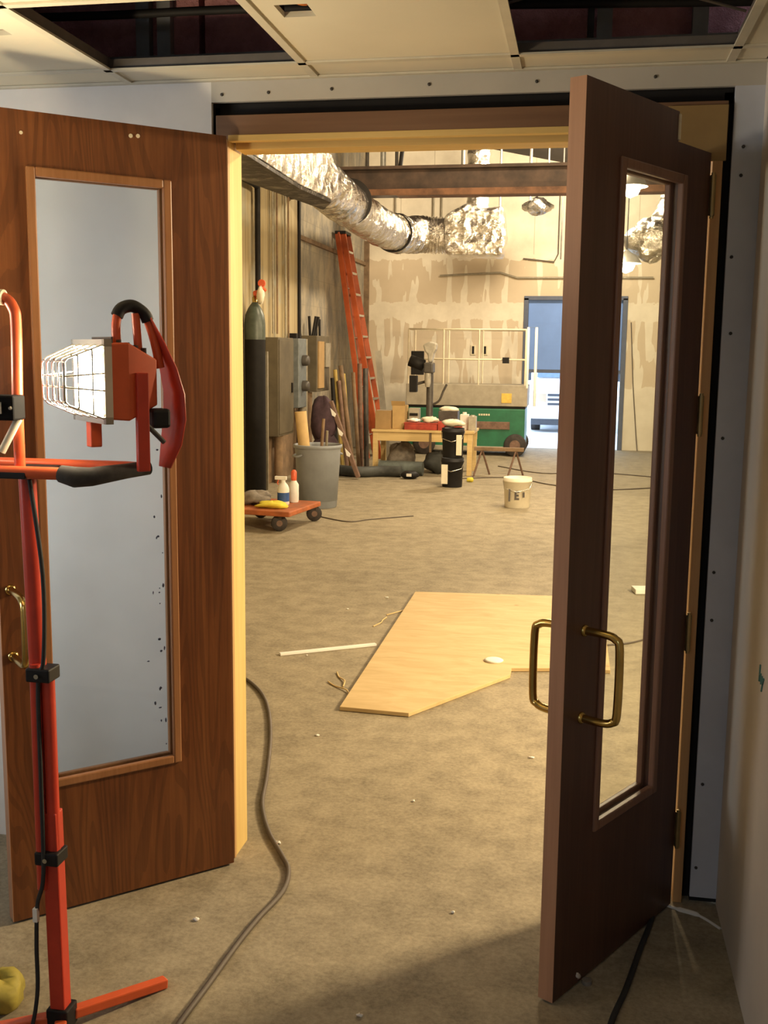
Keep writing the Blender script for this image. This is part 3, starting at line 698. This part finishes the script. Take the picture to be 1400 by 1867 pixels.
for k, x in enumerate((-3.45, -2.75, -2.6, -.35)):
    tag(MB().tube([(x, FY-.03, 3.6), (x, FY-.03, 5.0)], .018, 8).build('wall_conduit', 'conduit'), 'upright conduit high on the far wall', 'conduit', 'upright conduits on the far wall')

# ------------------------------------------------------------------ hall lamps
def hung_lamp(x, y, z, label):
    t = thing('hanging_lamp', (x, y, z), label, 'lamp', 'hanging lamps in the hall')
    MB().lathe([(.02, .14), (.04, .12), (.12, .07), (.165, .0), (.17, -.01), (.16, -.01), (.11, .06), (.02, .11)], 24).build('shade', 'aluminium', t)
    MB().tube([(0, 0, .12), (0, 0, 5.2-z)], .006, 6).build('cord', 'black_rubber', t)
    MB().lathe([(.0, .08), (.04, .07), (.085, .02), (.095, -.03), (.07, -.085), (.0, -.115)], 20).build('bulb', 'bulb', t)
    l = bpy.data.lights.new('hanging_lamp_light', 'POINT'); l.energy = 150; l.color = (1, .77, .46); l.shadow_soft_size = .07
    lo = bpy.data.objects.new('hanging_lamp_light', l); col.objects.link(lo); lo.location = (x, y, z-.22)
hung_lamp(.41, 11.0, 3.36, 'glaring bare lamp seen highest through the glass of the right door')
hung_lamp(.45, 12.4, 2.74, 'glaring bare lamp lower in the glass of the right door')

# ------------------------------------------------------------------ hall: left wall equipment
cy = thing('gas_cylinder', (-3.86, 12.45, 0), 'tall black gas cylinder with grey-green shoulder beside the pine jamb', 'gas cylinder')
MB().lathe([(.115, 0), (.125, .03), (.125, 1.88)], 28).build('cylinder_body', 'tank_black', cy)
MB().lathe([(.126, 1.86), (.126, 2.05), (.115, 2.15), (.08, 2.23), (.045, 2.28), (.03, 2.30)], 28).build('shoulder', 'tank_green', cy)
MB().lathe([(.03, 2.29), (.03, 2.36), (.022, 2.36), (.022, 2.42)], 14).build('valve', 'brass', cy)
rg = MB().tube([(0, 0, 2.40), (.09, -.02, 2.42), (.13, -.03, 2.46)], .035, 12).build('regulator', 'red_gauge', cy)
MB().lathe([(.045, 0), (.045, .03)], 16, T((.10, -.02, 2.52)) @ RX(90)).build('gauge', 'red_gauge', rg)
MB().blob((.09, -.05, 2.38), (.05, .04, .10), 4, .15, 12).build('tag', 'bucket_white', cy)
pp = thing('wall_pipe', (LX+.05, 12.75, 0), 'black iron pipe with an elbow on the hall wall above the gas cylinder', 'pipe')
MB().tube(smooth_path([(0.03, .05, 2.3), (0.03, .05, 3.2), (0.03, .05, 3.63), (0.03, 0, 3.69), (.03, -.4, 3.70), (.03, -1.4, 3.70)]), .035, 12).build('pipe', 'iron_black', pp)
for y, z0, z1, mt in ((13.55, 1.95, 3.9, 'conduit'), (13.75, 1.95, 3.9, 'pole_brown'), (14.15, 1.9, 3.9, 'conduit'), (14.3, 1.9, 3.8, 'pole_brown')):
    tag(MB().tube([(LX+.05, y, z0), (LX+.05, y, z1)], .013, 8).build('wall_conduit', mt), 'upright conduit rising from the electrical panels on the boards', 'conduit', 'conduits above the electrical panels')
ep = thing('electrical_panel', (LX+.031, 13.62, .63), 'tall tan electrical panel on the left hall wall', 'electrical panel')
MB().box(0, .17, -.36, .36, 0, 1.27).build('cabinet', 'panel_grey', ep, .008)
MB().box(.17, .182, -.34, .34, .03, 1.24).build('door', 'panel_grey', ep, .004)
MB().box(.182, .20, .22, .26, .55, .68).build('handle', 'iron_black', ep)
mb2 = thing('meter_bank', (LX, 14.5, .95), 'blue-grey metal meter box beside the tan electrical panel', 'meter box')
MB().box(0, .20, -.22, .20, 0, .95).build('cabinet', 'conduit_blue', mb2, .01)
for k in range(2): MB().lathe([(.075, 0), (.075, .06), (.06, .09), (0, .09)], 18, T((.20, -.01, .30+.35*k)) @ RY(90)).build('meter', 'machine_grey', mb2)
for yy in (-.12, .06): MB().box(.05, .15, yy-.05, yy+.05, .95, 1.02).build('hub', 'iron_black', mb2)
mb3 = thing('switch_cabinet', (LX, 15.35, 1.15), 'brown switch cabinet with tools lying on top left of the ladder', 'cabinet')
MB().box(0, .28, -.36, .40, 0, .80).build('cabinet', 'panel_grey', mb3, .01)
MB().box(.28, .30, -.32, .0, .05, .72).build('door', 'cardboard_dark', mb3)
MB().box(.28, .31, .06, .36, .35, .70).build('door', 'conduit', mb3)
for k, (y, a) in enumerate(((-.25, -12), (-.1, 4), (.02, 10), (.12, -6), (.33, 28))):
    tag(MB().tube([(LX+.15, 15.35+y, 1.95), (LX+.15+.05*math.sin(k), 15.35+y+.28*math.sin(R(a)), 1.95+.28*math.cos(R(a)))], .02, 8).build('hand_tool', 'iron_black'), 'dark tool handle sticking up on the switch cabinet', 'tool', 'tools on the switch cabinet')
for k, (y, z0, z1, r, mt) in enumerate(((14.88, 0, 1.9, .05, 'conduit'), (15.1, 0, 1.14, .06, 'pole_brown'), (14.72, 0, .94, .05, 'conduit'), (13.55, 0, .62, .06, 'pole_brown'))):
    tag(MB().tube([(LX+.12, y, z0), (LX+.12, y, z1)], r, 10).build('riser_pipe', mt), 'thick pipe riser under the wall panels', 'pipe', 'pipe risers below the panels')
tag(MB().box(LX+.002, LX+.028, 12.9, 14.9, 0, .95).build('plinth_board', 'pole_brown'), 'dark brown boards along the foot of the hall wall', 'board')
tag(MB().box(LX+.08, LX+.20, 12.78, 12.82, 0, 1.72).build('angle_post', 'conduit'), 'thin grey upright post between gas cylinder and electrical panel', 'post')

# leaning sticks
for k, (y, x0, z1, mt, r, lean) in enumerate(((15.45, -3.44, 1.46, 'pole_yellow', .03, .15), (15.60, -3.36, 1.40, 'pole_yellow', .035, .14), (15.52, -3.30, 1.52, 'pole_brown', .035, .22), (15.66, -3.24, 1.42, 'pole_brown', .03, .12), (15.36, -3.50, 1.34, 'iron_black', .03, .11), (15.75, -3.22, 1.55, 'hub_brown', .035, .06), (15.85, -3.16, 1.48, 'machine_grey', .04, .05), (15.40, -3.36, 1.30, 'hub_brown', .03, .16))):
    tag(MB().tube([(x0, y, 0), (x0-lean, y+.1, z1)], r, 8).build('leaning_pole', mt), 'pole leaning on the hall wall left of the ladder', 'pole', 'poles leaning left of the ladder')

# step ladder
ld = thing('step_ladder', (-3.28, 17.35, 0), 'tall closed orange step ladder leaning against the hall wall', 'ladder')
H = 3.62; lean = .60
def rail(b, y0, y1, x0, x1): b.bar((x0, y0, 0), (x1, y1, H), .035, .085)
for side in (-1, 1):
    f = MB(); rail(f, side*.30, side*.17, .10, -lean+.04); f.build('rail', 'ladder_orange', ld, .004)
    f = MB(); rail(f, side*.33, side*.19, -.10, -lean-.05); f.build('rear_rail', 'ladder_orange', ld, .004)
for k in range(10):
    t = .08+k*.093; hw = .30-.13*t; x = .10+(-lean+.04-.10)*t
    MB().cbox((x, 0, H*t), (.08, hw*2, .035)).build('step', 'aluminium', ld, .003)
for k in range(4):
    t = .1+k*.22; hw = .33-.14*t; x = -.10+(-lean-.05+.10)*t
    MB().tube([(x, -hw, H*t), (x, hw, H*t)], .012, 8).build('brace', 'aluminium', ld)
MB().cbox((-lean-.0, 0, H), (.18, .42, .05)).build('top_cap', 'black_plastic', ld, .006)
tag(MB().bar((-3.02, 16.9, .02), (-3.20, 16.9, 1.75), .03, .10).build('metal_track', 'aluminium'), 'pale metal track standing against the ladder foot', 'track')

# trash can
tc_ = thing('trash_can', (-2.86, 11.55, 0), 'grey plastic trash can standing by the orange dolly', 'trash can')
MB().lathe([(.205, 0), (.215, .01), (.255, .66), (.27, .665), (.275, .70), (.262, .705), (.258, .68), (.22, .08), (.0, .05)], 36).build('can_body', 'can_grey', tc_)
for s in (-1, 1):
    MB(RZ(50)).tube([(s*.262, -.06, .60), (s*.30, -.05, .585), (s*.305, 0, .58), (s*.30, .05, .585), (s*.262, .06, .60)], .012, 8).build('handle', 'can_grey', tc_)
tag(MB().lathe([(.065, 0), (.065, .62), (.055, .62), (.055, .0)], 18, T((-2.98, 11.50, .45)) @ RY(-6)).build('cardboard_tube', 'cardboard'), 'tan cardboard tube sticking out of the grey trash can', 'tube')
tag(MB().tube([(-2.86, 11.62, .25), (-2.83, 11.7, .98)], .018, 8).build('stick', 'pole_brown'), 'thin brown stick standing in the grey trash can', 'stick')
tag(MB().tube([(-2.78, 11.55, .25), (-2.74, 11.5, .86)], .014, 8).build('stick', 'conduit'), 'thin pale stick at the right side of the grey trash can', 'stick')
# dark coat on a rack with white tags
ct = thing('dark_bundle', (-3.40, 14.2, 0), 'dark purple cloth bundle with white tags slumped behind the trash can', 'bundle')
MB().blob((-.04, 0, .80), (.19, .15, .30), 21, .12, 20).blob((.0, .0, .32), (.20, .15, .34), 22, .10, 20, 0.0).build('cloth', 'purple_cloth', ct)
MB().bar((.46, -.02, .03), (.07, -.02, 1.06), .085, .05).build('strap', 'hub_brown', ct)
for k, z in enumerate((.92, .66, .38)):
    x = .46-(z-.03)*.39/1.03
    MB().prism([(x-.045, z+.05), (x+.035, z-.03), (x+.02, z-.07), (x-.02, z-.05)], -.085, -.072, 'y').build('white_tag', 'paper', ct)

# dolly
dl = thing('platform_dolly', (-2.98, 10.15, 0), 'orange platform dolly on dark casters in front of the trash can', 'dolly')
MB(RZ(-8)).box(-.42, .34, -.36, .46, .155, .205).build('deck', 'dolly_orange', dl, .01)
for k, (x, y) in enumerate(((.20, -.28), (-.32, -.28), (.28, .42), (-.32, .42))):
    w_ = MB(RZ(-8)).lathe([(.03, -.025), (.075, -.022), (.08, -.01), (.08, .01), (.075, .022), (.03, .025)], 20, T((x, y, .08)) @ RZ(30) @ RX(90)).build('wheel', 'tyre', dl)
    MB(RZ(-8)).cbox((x, y, .138), (.06, .05, .03)).build('caster_fork', 'machine_grey', w_)
    MB(RZ(-8)).lathe([(.03, -.027), (.03, .027)], 12, T((x, y, .08)) @ RZ(30) @ RX(90)).build('hub', 'hub_brown', w_)
sbz = .207
sy = thing('spray_bottle', (-2.885, 10.22, sbz), 'white spray bottle with a blue label standing on the orange dolly', 'spray bottle')
MB().lathe([(.055, 0), (.06, .01), (.06, .16), (.045, .20), (.022, .225), (.022, .25)], 20).build('bottle', 'white_plastic', sy)
MB().lathe([(.0605, .035), (.0605, .125)], 20).build('label', 'blue_label', sy)
MB().box(-.085, .035, -.015, .015, .25, .285).build('trigger_head', 'white_plastic', sy, .004)
MB().tube([(-.05, 0, .25), (-.06, 0, .215), (-.05, 0, .20)], .006, 8).build('trigger', 'red_gauge', sy)
sy2 = thing('cleaner_bottle', (-2.83, 10.42, sbz), 'second bottle with reddish top behind the white spray bottle', 'bottle')
MB().lathe([(.045, 0), (.05, .02), (.05, .18), (.02, .23)], 18).build('bottle', 'white_plastic', sy2)
MB().lathe([(.025, .22), (.03, .24), (.03, .31), (.015, .33)], 14).build('cap', 'red_gauge', sy2)
tag(MB().blob((-2.93, 9.98, sbz+.03), (.15, .09, .035), 31, .2, 18, sbz).build('cleaning_rag', 'yellow_cloth'), 'bright yellow cloth on the orange dolly in front of the spray bottle', 'cloth')
tag(MB().blob((-3.17, 10.2, sbz+.06), (.16, .16, .07), 33, .2, 18, sbz).build('dust_sheet', 'grey_cloth'), 'grey crumpled sheet on the left end of the orange dolly', 'cloth')

# ------------------------------------------------------------------ workbench and what stands on it
TB = 15.0
tb = thing('workbench', (-2.17, TB+.35, 0), 'raw plywood workbench with square legs in the middle of the hall', 'workbench')
MB().box(-.75, .72, -.36, .40, .60, .635).build('tabletop', 'bench_wood', tb, .003)
MB().box(-.73, .70, -.33, -.29, .47, .60).box(-.73, .70, .33, .37, .47, .60).build('apron', 'bench_wood', tb, .002)
for x in (-.70, .66):
    for y in (-.30, .34): MB().cbox((x, y, .30), (.07, .07, .60)).build('leg', 'bench_wood', tb, .002)
MB().cbox((.10, -.335, .46), (.03, .012, .28)).build('strut', 'pole_brown', tb)
tz = .636
def bbox(name, mat, x0, x1, y0, y1, h, label, cat, lidmat=None, z=tz, grp=None):
    cx_, cy_ = (x0+x1)/2, (y0+y1)/2
    t = thing(name, (cx_, cy_, z), label, cat, grp)
    MB().box(x0-cx_, x1-cx_, y0-cy_, y1-cy_, 0, h).build('body', mat, t, .004)
    return t
t = bbox('cardboard_box', 'cardboard_dark', -2.88, -2.66, TB+.05, TB+.35, .26, 'brown cardboard box on the left end of the workbench', 'box')
MB().box(-.115, .115, -.02, .02, .26, .262).build('tape', 'paper', t)
t = bbox('cardboard_box', 'cardboard', -2.65, -2.47, TB+.15, TB+.5, .33, 'taller tan cardboard box on the workbench beside the brown one', 'box')
MB().add([(-.1, -.17, .33), (.1, -.17, .33), (.1, -.22, .40), (-.1, -.22, .40)], [(0, 1, 2, 3)]).build('flap', 'cardboard', t)
t = bbox('tool_tray', 'toolbox_red', -2.45, -1.98, TB+.02, TB+.24, .085, 'low dark red tool tray on the workbench', 'tool tray')
MB().box(-.245, .245, -.115, .115, .085, .10).build('lid', 'toolbox_red', t, .003)
t = bbox('tool_case', 'toolbox_red', -1.97, -1.64, TB+.02, TB+.22, .12, 'red tool case at the right of the workbench', 'tool case')
MB().tube([(-.06, -.105, .05), (-.06, -.13, .06), (.06, -.13, .06), (.06, -.105, .05)], .008, 8).build('handle', 'black_plastic', t)
tag(MB().blob((-2.33, TB+.14, .765), (.09, .08, .026), 41, .2, 16, .737).build('crumpled_paper', 'paper'), 'crumpled white paper on the dark red tool tray', 'paper')
tag(MB().blob((-2.09, TB+.13, .775), (.12, .09, .045), 42, .2, 16, .737).build('cloth_heap', 'bucket_white'), 'cream cloth heap on the tool tray under the drill press', 'cloth')
t = bbox('grey_crate', 'machine_light', -2.44, -2.29, TB+.34, TB+.5, .29, 'light grey metal crate behind the tool tray on the workbench', 'crate')
MB().box(-.06, .06, -.093, -.09, .18, .22).build('handle_slot', 'iron_black', t)
t = bbox('parts_bin', 'machine_grey', -2.00, -1.72, TB+.30, TB+.56, .26, 'dark metal parts bin behind the red tool case', 'bin')
MB().blob((0, -.02, .28), (.14, .10, .04), 44, .2, 14).build('contents', 'bucket_white', t)
t = bbox('paint_jug', 'white_plastic', -1.68, -1.56, TB+.25, TB+.37, .22, 'white plastic jug near the right end of the workbench', 'jug')
MB().lathe([(.03, .22), (.03, .25)], 14).build('cap', 'white_plastic', t)
t = bbox('metal_can', 'machine_light', -1.55, -1.44, TB+.15, TB+.28, .20, 'metal can beside the white jug on the workbench corner', 'can')
MB().lathe([(.035, .20), (.035, .215)], 14).build('lid', 'aluminium', t)
# drill press
dp = thing('drill_press', (-2.15, TB+.44, tz), 'dark grey drill press standing on the workbench', 'drill press')
MB().box(-.12, .12, -.16, .16, 0, .04).build('base', 'machine_grey', dp, .006)
MB().lathe([(.055, .03), (.055, .10), (.05, .12), (.05, .95)], 18).build('column', 'machine_grey', dp)
MB().box(-.075, .06, -.16, .10, .80, .95).build('head', 'machine_grey', dp, .02)
MB().lathe([(.03, .60), (.045, .66), (.045, .80)], 16, T((-.02, -.10, 0))).build('chuck', 'machine_light', dp)
MB().prism([(-.10, 1.20), (-.07, 1.10), (-.03, 1.07), (-.02, .95), (.03, .95), (.06, 1.08), (.09, 1.14), (.10, 1.22), (.0, 1.25)], -.10, .08, 'y').build('belt_cover', 'machine_light', dp, .02)
mt_ = MB().lathe([(.0, -.12), (.085, -.11), (.085, .11), (.0, .12)], 20, T((-.20, .02, .94)) @ RY(20) @ RY(90)).build('motor', 'iron_black', dp)
MB().cbox((-.24, .0, .64), (.11, .12, .24)).build('switch_box', 'iron_black', dp, .01)
MB().tube([(-.19, 0, .64), (-.04, 0, .68)], .02, 8).build('arm', 'machine_grey', dp)
MB().tube(smooth_path([(.03, 0, .34), (.14, -.02, .40), (.20, -.02, .54), (.25, -.02, .64)]), .016, 8).build('feed_lever', 'machine_grey', dp)

# bucket stack, bags under the bench
def pail(name, x, y, z, mat, h, r, label, grp=None):
    t = thing(name, (x, y, z), label, 'bucket', grp)
    MB().lathe([(r*.88, 0), (r*.9, .01), (r*.98, h*.86), (r*1.05, h*.87), (r*1.05, h*.90), (r, h*.91), (r*1.02, h), (r*.96, h), (r*.85, .03), (0, .03)], 28).build('pail', mat, t)
    MB().tube([(-r*1.04, 0, h*.88), (-r*.9, -r*.75, h*.66), (0, -r*1.12, h*.56), (r*.9, -r*.75, h*.66), (r*1.04, 0, h*.88)], .005, 6).build('bail', 'chrome_wire', t)
    return t
p1 = pail('black_bucket', -1.60, 13.75, 0, 'black_plastic', .38, .145, 'black bucket on the floor, lower one of the stacked pair')
MB().box(-.125, -.045, -.150, -.128, .05, .30).build('label', 'bucket_white', p1)
p2 = pail('black_bucket', -1.60, 13.75, .385, 'black_plastic', .38, .145, 'black bucket stacked on top of the other black one')
MB().box(.06, .128, -.143, -.118, .04, .30).build('label', 'bucket_white', p2)
tag(MB().blob((-1.60, 13.75, .83), (.14, .13, .045), 51, .18, 18).build('dust_rag', 'bucket_white'), 'pale rag lying on the upper black bucket', 'rag')
tag(MB().blob((-1.42, 14.3, .03), (.05, .04, .03), 52, .2, 12, 0).build('yellow_glove', 'yellow_cloth'), 'small yellow glove on the floor behind the black buckets', 'glove')
tag(MB().tube(smooth_path([(-3.40, 14.62, .08), (-3.0, 14.45, .075), (-2.7, 14.62, .075), (-2.42, 14.62, .075)]), .075, 14).build('hose_roll', 'dark_bag'), 'thick dark hose lying on the floor left of the workbench', 'hose')
tag(MB().tube(smooth_path([(-2.78, 14.90, .10), (-2.5, 14.88, .10), (-2.15, 14.86, .10)]), .10, 14).build('rolled_mat', 'grey_hose'), 'grey-green rolled mat under the workbench', 'mat')
tag(MB().blob((-1.95, 15.25, .15), (.24, .2, .16), 53, .15, 20, 0).build('black_bag', 'dark_bag'), 'black bag under the right half of the workbench', 'bag')
tag(MB().blob((-2.55, 15.4, .20), (.2, .2, .2), 54, .15, 20, 0).build('black_bag', 'grey_cloth'), 'grey bag at the back under the workbench', 'bag')
bx = thing('power_tool', (-2.27, 14.45, 0), 'small black power tool with a white spot on the floor before the workbench', 'tool')
MB().blob((0, 0, .055), (.13, .08, .055), 55, .1, 16, 0).build('body', 'black_plastic', bx); MB().cbox((0, -.08, .06), (.07, .01, .04)).build('badge', 'paper', bx)

# white bucket
wb = pail('white_bucket', -.66, 12.1, 0, 'bucket_white', .34, .158, 'white plastic bucket standing alone on the hall floor')
lb = MB()
for (a, b_, c, d) in ((-.02, .0, .10, .20), (.0, .03, .18, .20), (.0, .025, .14, .16), (.0, .03, .10, .12), (.07, .09, .13, .19), (-.09, -.07, .08, .22)):
    lb.box(a, b_, -.1565, -.146, c, d)
lb.build('lettering', 'label_print', wb)

# sawhorse
sw = thing('sawhorse', (-1.10, 15.1, 0), 'low brown sawhorse in front of the green lift', 'sawhorse')
MB().cbox((0, 0, .385), (.70, .09, .05)).build('beam', 'pole_brown', sw, .004)
for sx in (-.24, .24):
    for sd in (-1, 1):
        MB().tube([(sx, sd*.02, .37), (sx+sd*.10, sd*.18, .0)], .014, 8).build('leg', 'hub_brown', sw)

# scissor lift
sl = thing('scissor_lift', (-1.85, 18.5, 0), 'green scissor lift with cream guard rails parked by the loading door', 'scissor lift')
MB().box(-1.05, .95, -.38, .38, .14, .80).build('chassis', 'lift_green', sl, .02)
MB().box(-1.05, .95, -.40, .40, .08, .16).build('lower_skirt', 'lift_grey', sl, .01)
MB().box(.1, .70, -.40, -.37, .45, .58).build('access_panel', 'hub_brown', sl, .006)
for x in (-.75, .80):
    for y in (-.40, .40):
        w_ = MB().lathe([(.06, -.06), (.17, -.06), (.19, -.04), (.19, .04), (.17, .06), (.06, .06)], 26, T((x, y, .19)) @ RX(90)).build('wheel', 'tyre', sl)
        MB().lathe([(.09, -.065), (.09, .065)], 16, T((x, y, .19)) @ RX(90)).build('hub', 'hub_brown', w_)
MB().box(-1.05, .95, -.36, .36, .80, .84).build('deck_frame', 'iron_black', sl)
MB().box(-1.08, .98, -.39, .39, .84, 1.20).build('platform', 'lift_grey', sl, .01)
MB().box(.55, .72, -.397, -.390, .90, 1.02).box(.55, .72, -.398, -.391, 1.02, 1.06).build('warning_sticker', 'sticker_gold', sl)
tx = MB()
for k in range(5): tx.box(.17+k*.04, .198+k*.04, -.384, -.380, .68, .71)
tx.build('lettering', 'lift_cream', sl)
for x in (-1.05, -.45, .15, .93):
    for y in (-.37, .37): MB().tube([(x, y, 1.2), (x, y, 2.12)], .014, 8).build('rail_post', 'lift_cream', sl)
for z in (1.62, 2.12):
    MB().tube([(-1.05, -.37, z), (.93, -.37, z), (.93, .37, z), (-1.05, .37, z)], .014, 8, True).build('guard_rail', 'lift_cream', sl)
gt = MB().tube([(.965, -.37, 1.15), (.965, -.37, 2.16), (1.10, -.37, 2.16), (1.10, -.37, .85)], .024, 8).build('entry_gate', 'white_plastic', sl, 0, 'white entry gate')
cb = MB().box(-1.0, -.78, -.42, -.36, 1.35, 1.75).build('control_box', 'iron_black', sl, .01)
MB().box(.55, .66, -.42, -.36, 1.56, 1.66).build('latch', 'iron_black', sl)
# outlets on the far wall
for k, x in enumerate((-1.97, -1.75)):
    t = thing('wall_outlet', (x, FY, 1.78), 'small dark outlet box on the far wall, %s' % ('left one of the pair' if k == 0 else 'right one of the pair'), 'outlet')
    MB().box(-.05, .05, -.02, 0, -.09, .09).build('plate', 'lift_cream', t, .003); MB().box(-.02, .02, -.024, -.02, -.07, .07).build('socket', 'iron_black', t)

# ------------------------------------------------------------------ outside: parked van
vn = thing('parked_van', (-.15, 24.0, 0), 'white van parked outside the half-raised loading door', 'van')
sec = [(-.0, .28), (-.05, .30), (-.05, .62), (.0, .95), (.55, 1.12), (1.25, 1.85), (1.5, 2.0), (4.5, 2.0), (4.6, 1.9), (4.6, .30)]
MB().prism(sec, -.92, .92, 'x').build('body', 'van_white', vn, .05)
MB().add([(-.82, .60, 1.17), (.82, .60, 1.17), (.76, 1.22, 1.80), (-.76, 1.22, 1.80)], [(0, 1, 2, 3)], M=T((0, -.03, .03))).build('windscreen', 'van_glass', vn)
gl_ = MB()
for k in range(3): gl_.box(-.55, .55, -.06, -.03, .60+k*.10, .65+k*.10)
gl_.build('grille', 'van_dark', vn)
MB().box(-.93, .93, -.12, .06, .33, .50).build('bumper', 'van_white', vn, .03)
MB().box(-.90, .90, -.02, .3, .16, .30).build('underbody', 'van_dark', vn)
for s in (-1, 1):
    MB().box(s*.73-.15, s*.73+.15, -.055, -.02, .66, .86).build('headlight', 'chrome_wire', vn, .01)
    MB().cbox((s*1.02, .75, 1.22), (.12, .10, .2)).build('mirror', 'van_dark', vn, .02)
    for yy in (.75, 3.7): MB().lathe([(.1, -.1), (.33, -.1), (.33, .1), (.1, .1)], 24, T((s*.83, yy, .33)) @ RY(90)).build('wheel', 'tyre', vn)

# ------------------------------------------------------------------ light
def light(kind, name, loc, energy, color, size=.1, rot=None, size_y=None, spot=None):
    l = bpy.data.lights.new(name, kind); l.energy = energy; l.color = color
    if kind == 'AREA':
        l.size = size
        if size_y: l.shape = 'RECTANGLE'; l.size_y = size_y
    else: l.shadow_soft_size = size
    if spot: l.spot_size = R(spot); l.spot_blend = .6
    o = bpy.data.objects.new(name, l); col.objects.link(o); o.location = loc
    if rot: o.rotation_euler = rot
    return o
beam = Vector((-math.cos(R(46)), -math.sin(R(46)), .15))
up = Vector((.55, -.02, .8))
light('SPOT', 'work_lamp_upward', (-1.66+.03, 2.26, 1.84), 38, (1, .80, .50), .06, up.to_track_quat('-Z', 'Y').to_euler(), spot=124)
light('POINT', 'hall_work_lamp', (2.5, 5.3, 2.35), 760, (1, .77, .46), .10)
light('POINT', 'hall_work_lamp_upper', (2.75, 5.25, 3.1), 460, (1, .77, .46), .10)
light('POINT', 'hall_ceiling_fill', (-.6, 11.6, 4.9), 520, (1, .79, .50), .25)  # unseen general fill for the hall, no lamp modelled
light('POINT', 'hall_far_fill', (-.2, 16.4, 4.4), 760, (1, .82, .56), .2)  # fill added to brighten the far wall, no lamp modelled
ld_ = Vector((1.7, 1.5, -.2))
left_fill = light('AREA', 'left_fill_light', (-3.7, 1.8, 1.7), 11, (.84, .91, 1), 1.1, ld_.to_track_quat('-Z', 'Y').to_euler())  # cool fill added from the left, no opening modelled there
left_fill.data.spread = R(75)
light('AREA', 'near_room_fill', (-1.2, -1.6, 2.5), 27, (.72, .84, 1), 1.0)  # unseen cool fill behind the camera, without a fixture

w = bpy.data.worlds.new('sky'); scn.world = w; w.use_nodes = True
nt = w.node_tree; bg = nt.nodes['Background']
bg.inputs[0].default_value = (.62, .78, 1, 1); bg.inputs[1].default_value = 5

# ------------------------------------------------------------------ camera
cam = bpy.data.cameras.new('camera'); co = bpy.data.objects.new('camera', cam); col.objects.link(co)
cam.sensor_fit = 'VERTICAL'; cam.sensor_height = 36; cam.lens = 37.438; cam.clip_start = .02
pitch, yaw, roll = .149596, .179846, .011064
co.matrix_world = T((0, 0, 1.736)) @ Matrix.Rotation(yaw, 4, 'Z') @ Matrix.Rotation(math.pi/2-pitch, 4, 'X') @ Matrix.Rotation(roll, 4, 'Z')
scn.camera = co
scn.view_settings.view_transform = 'Standard'; scn.view_settings.look = 'None'
scn.view_settings.exposure = 0; scn.view_settings.gamma = 1
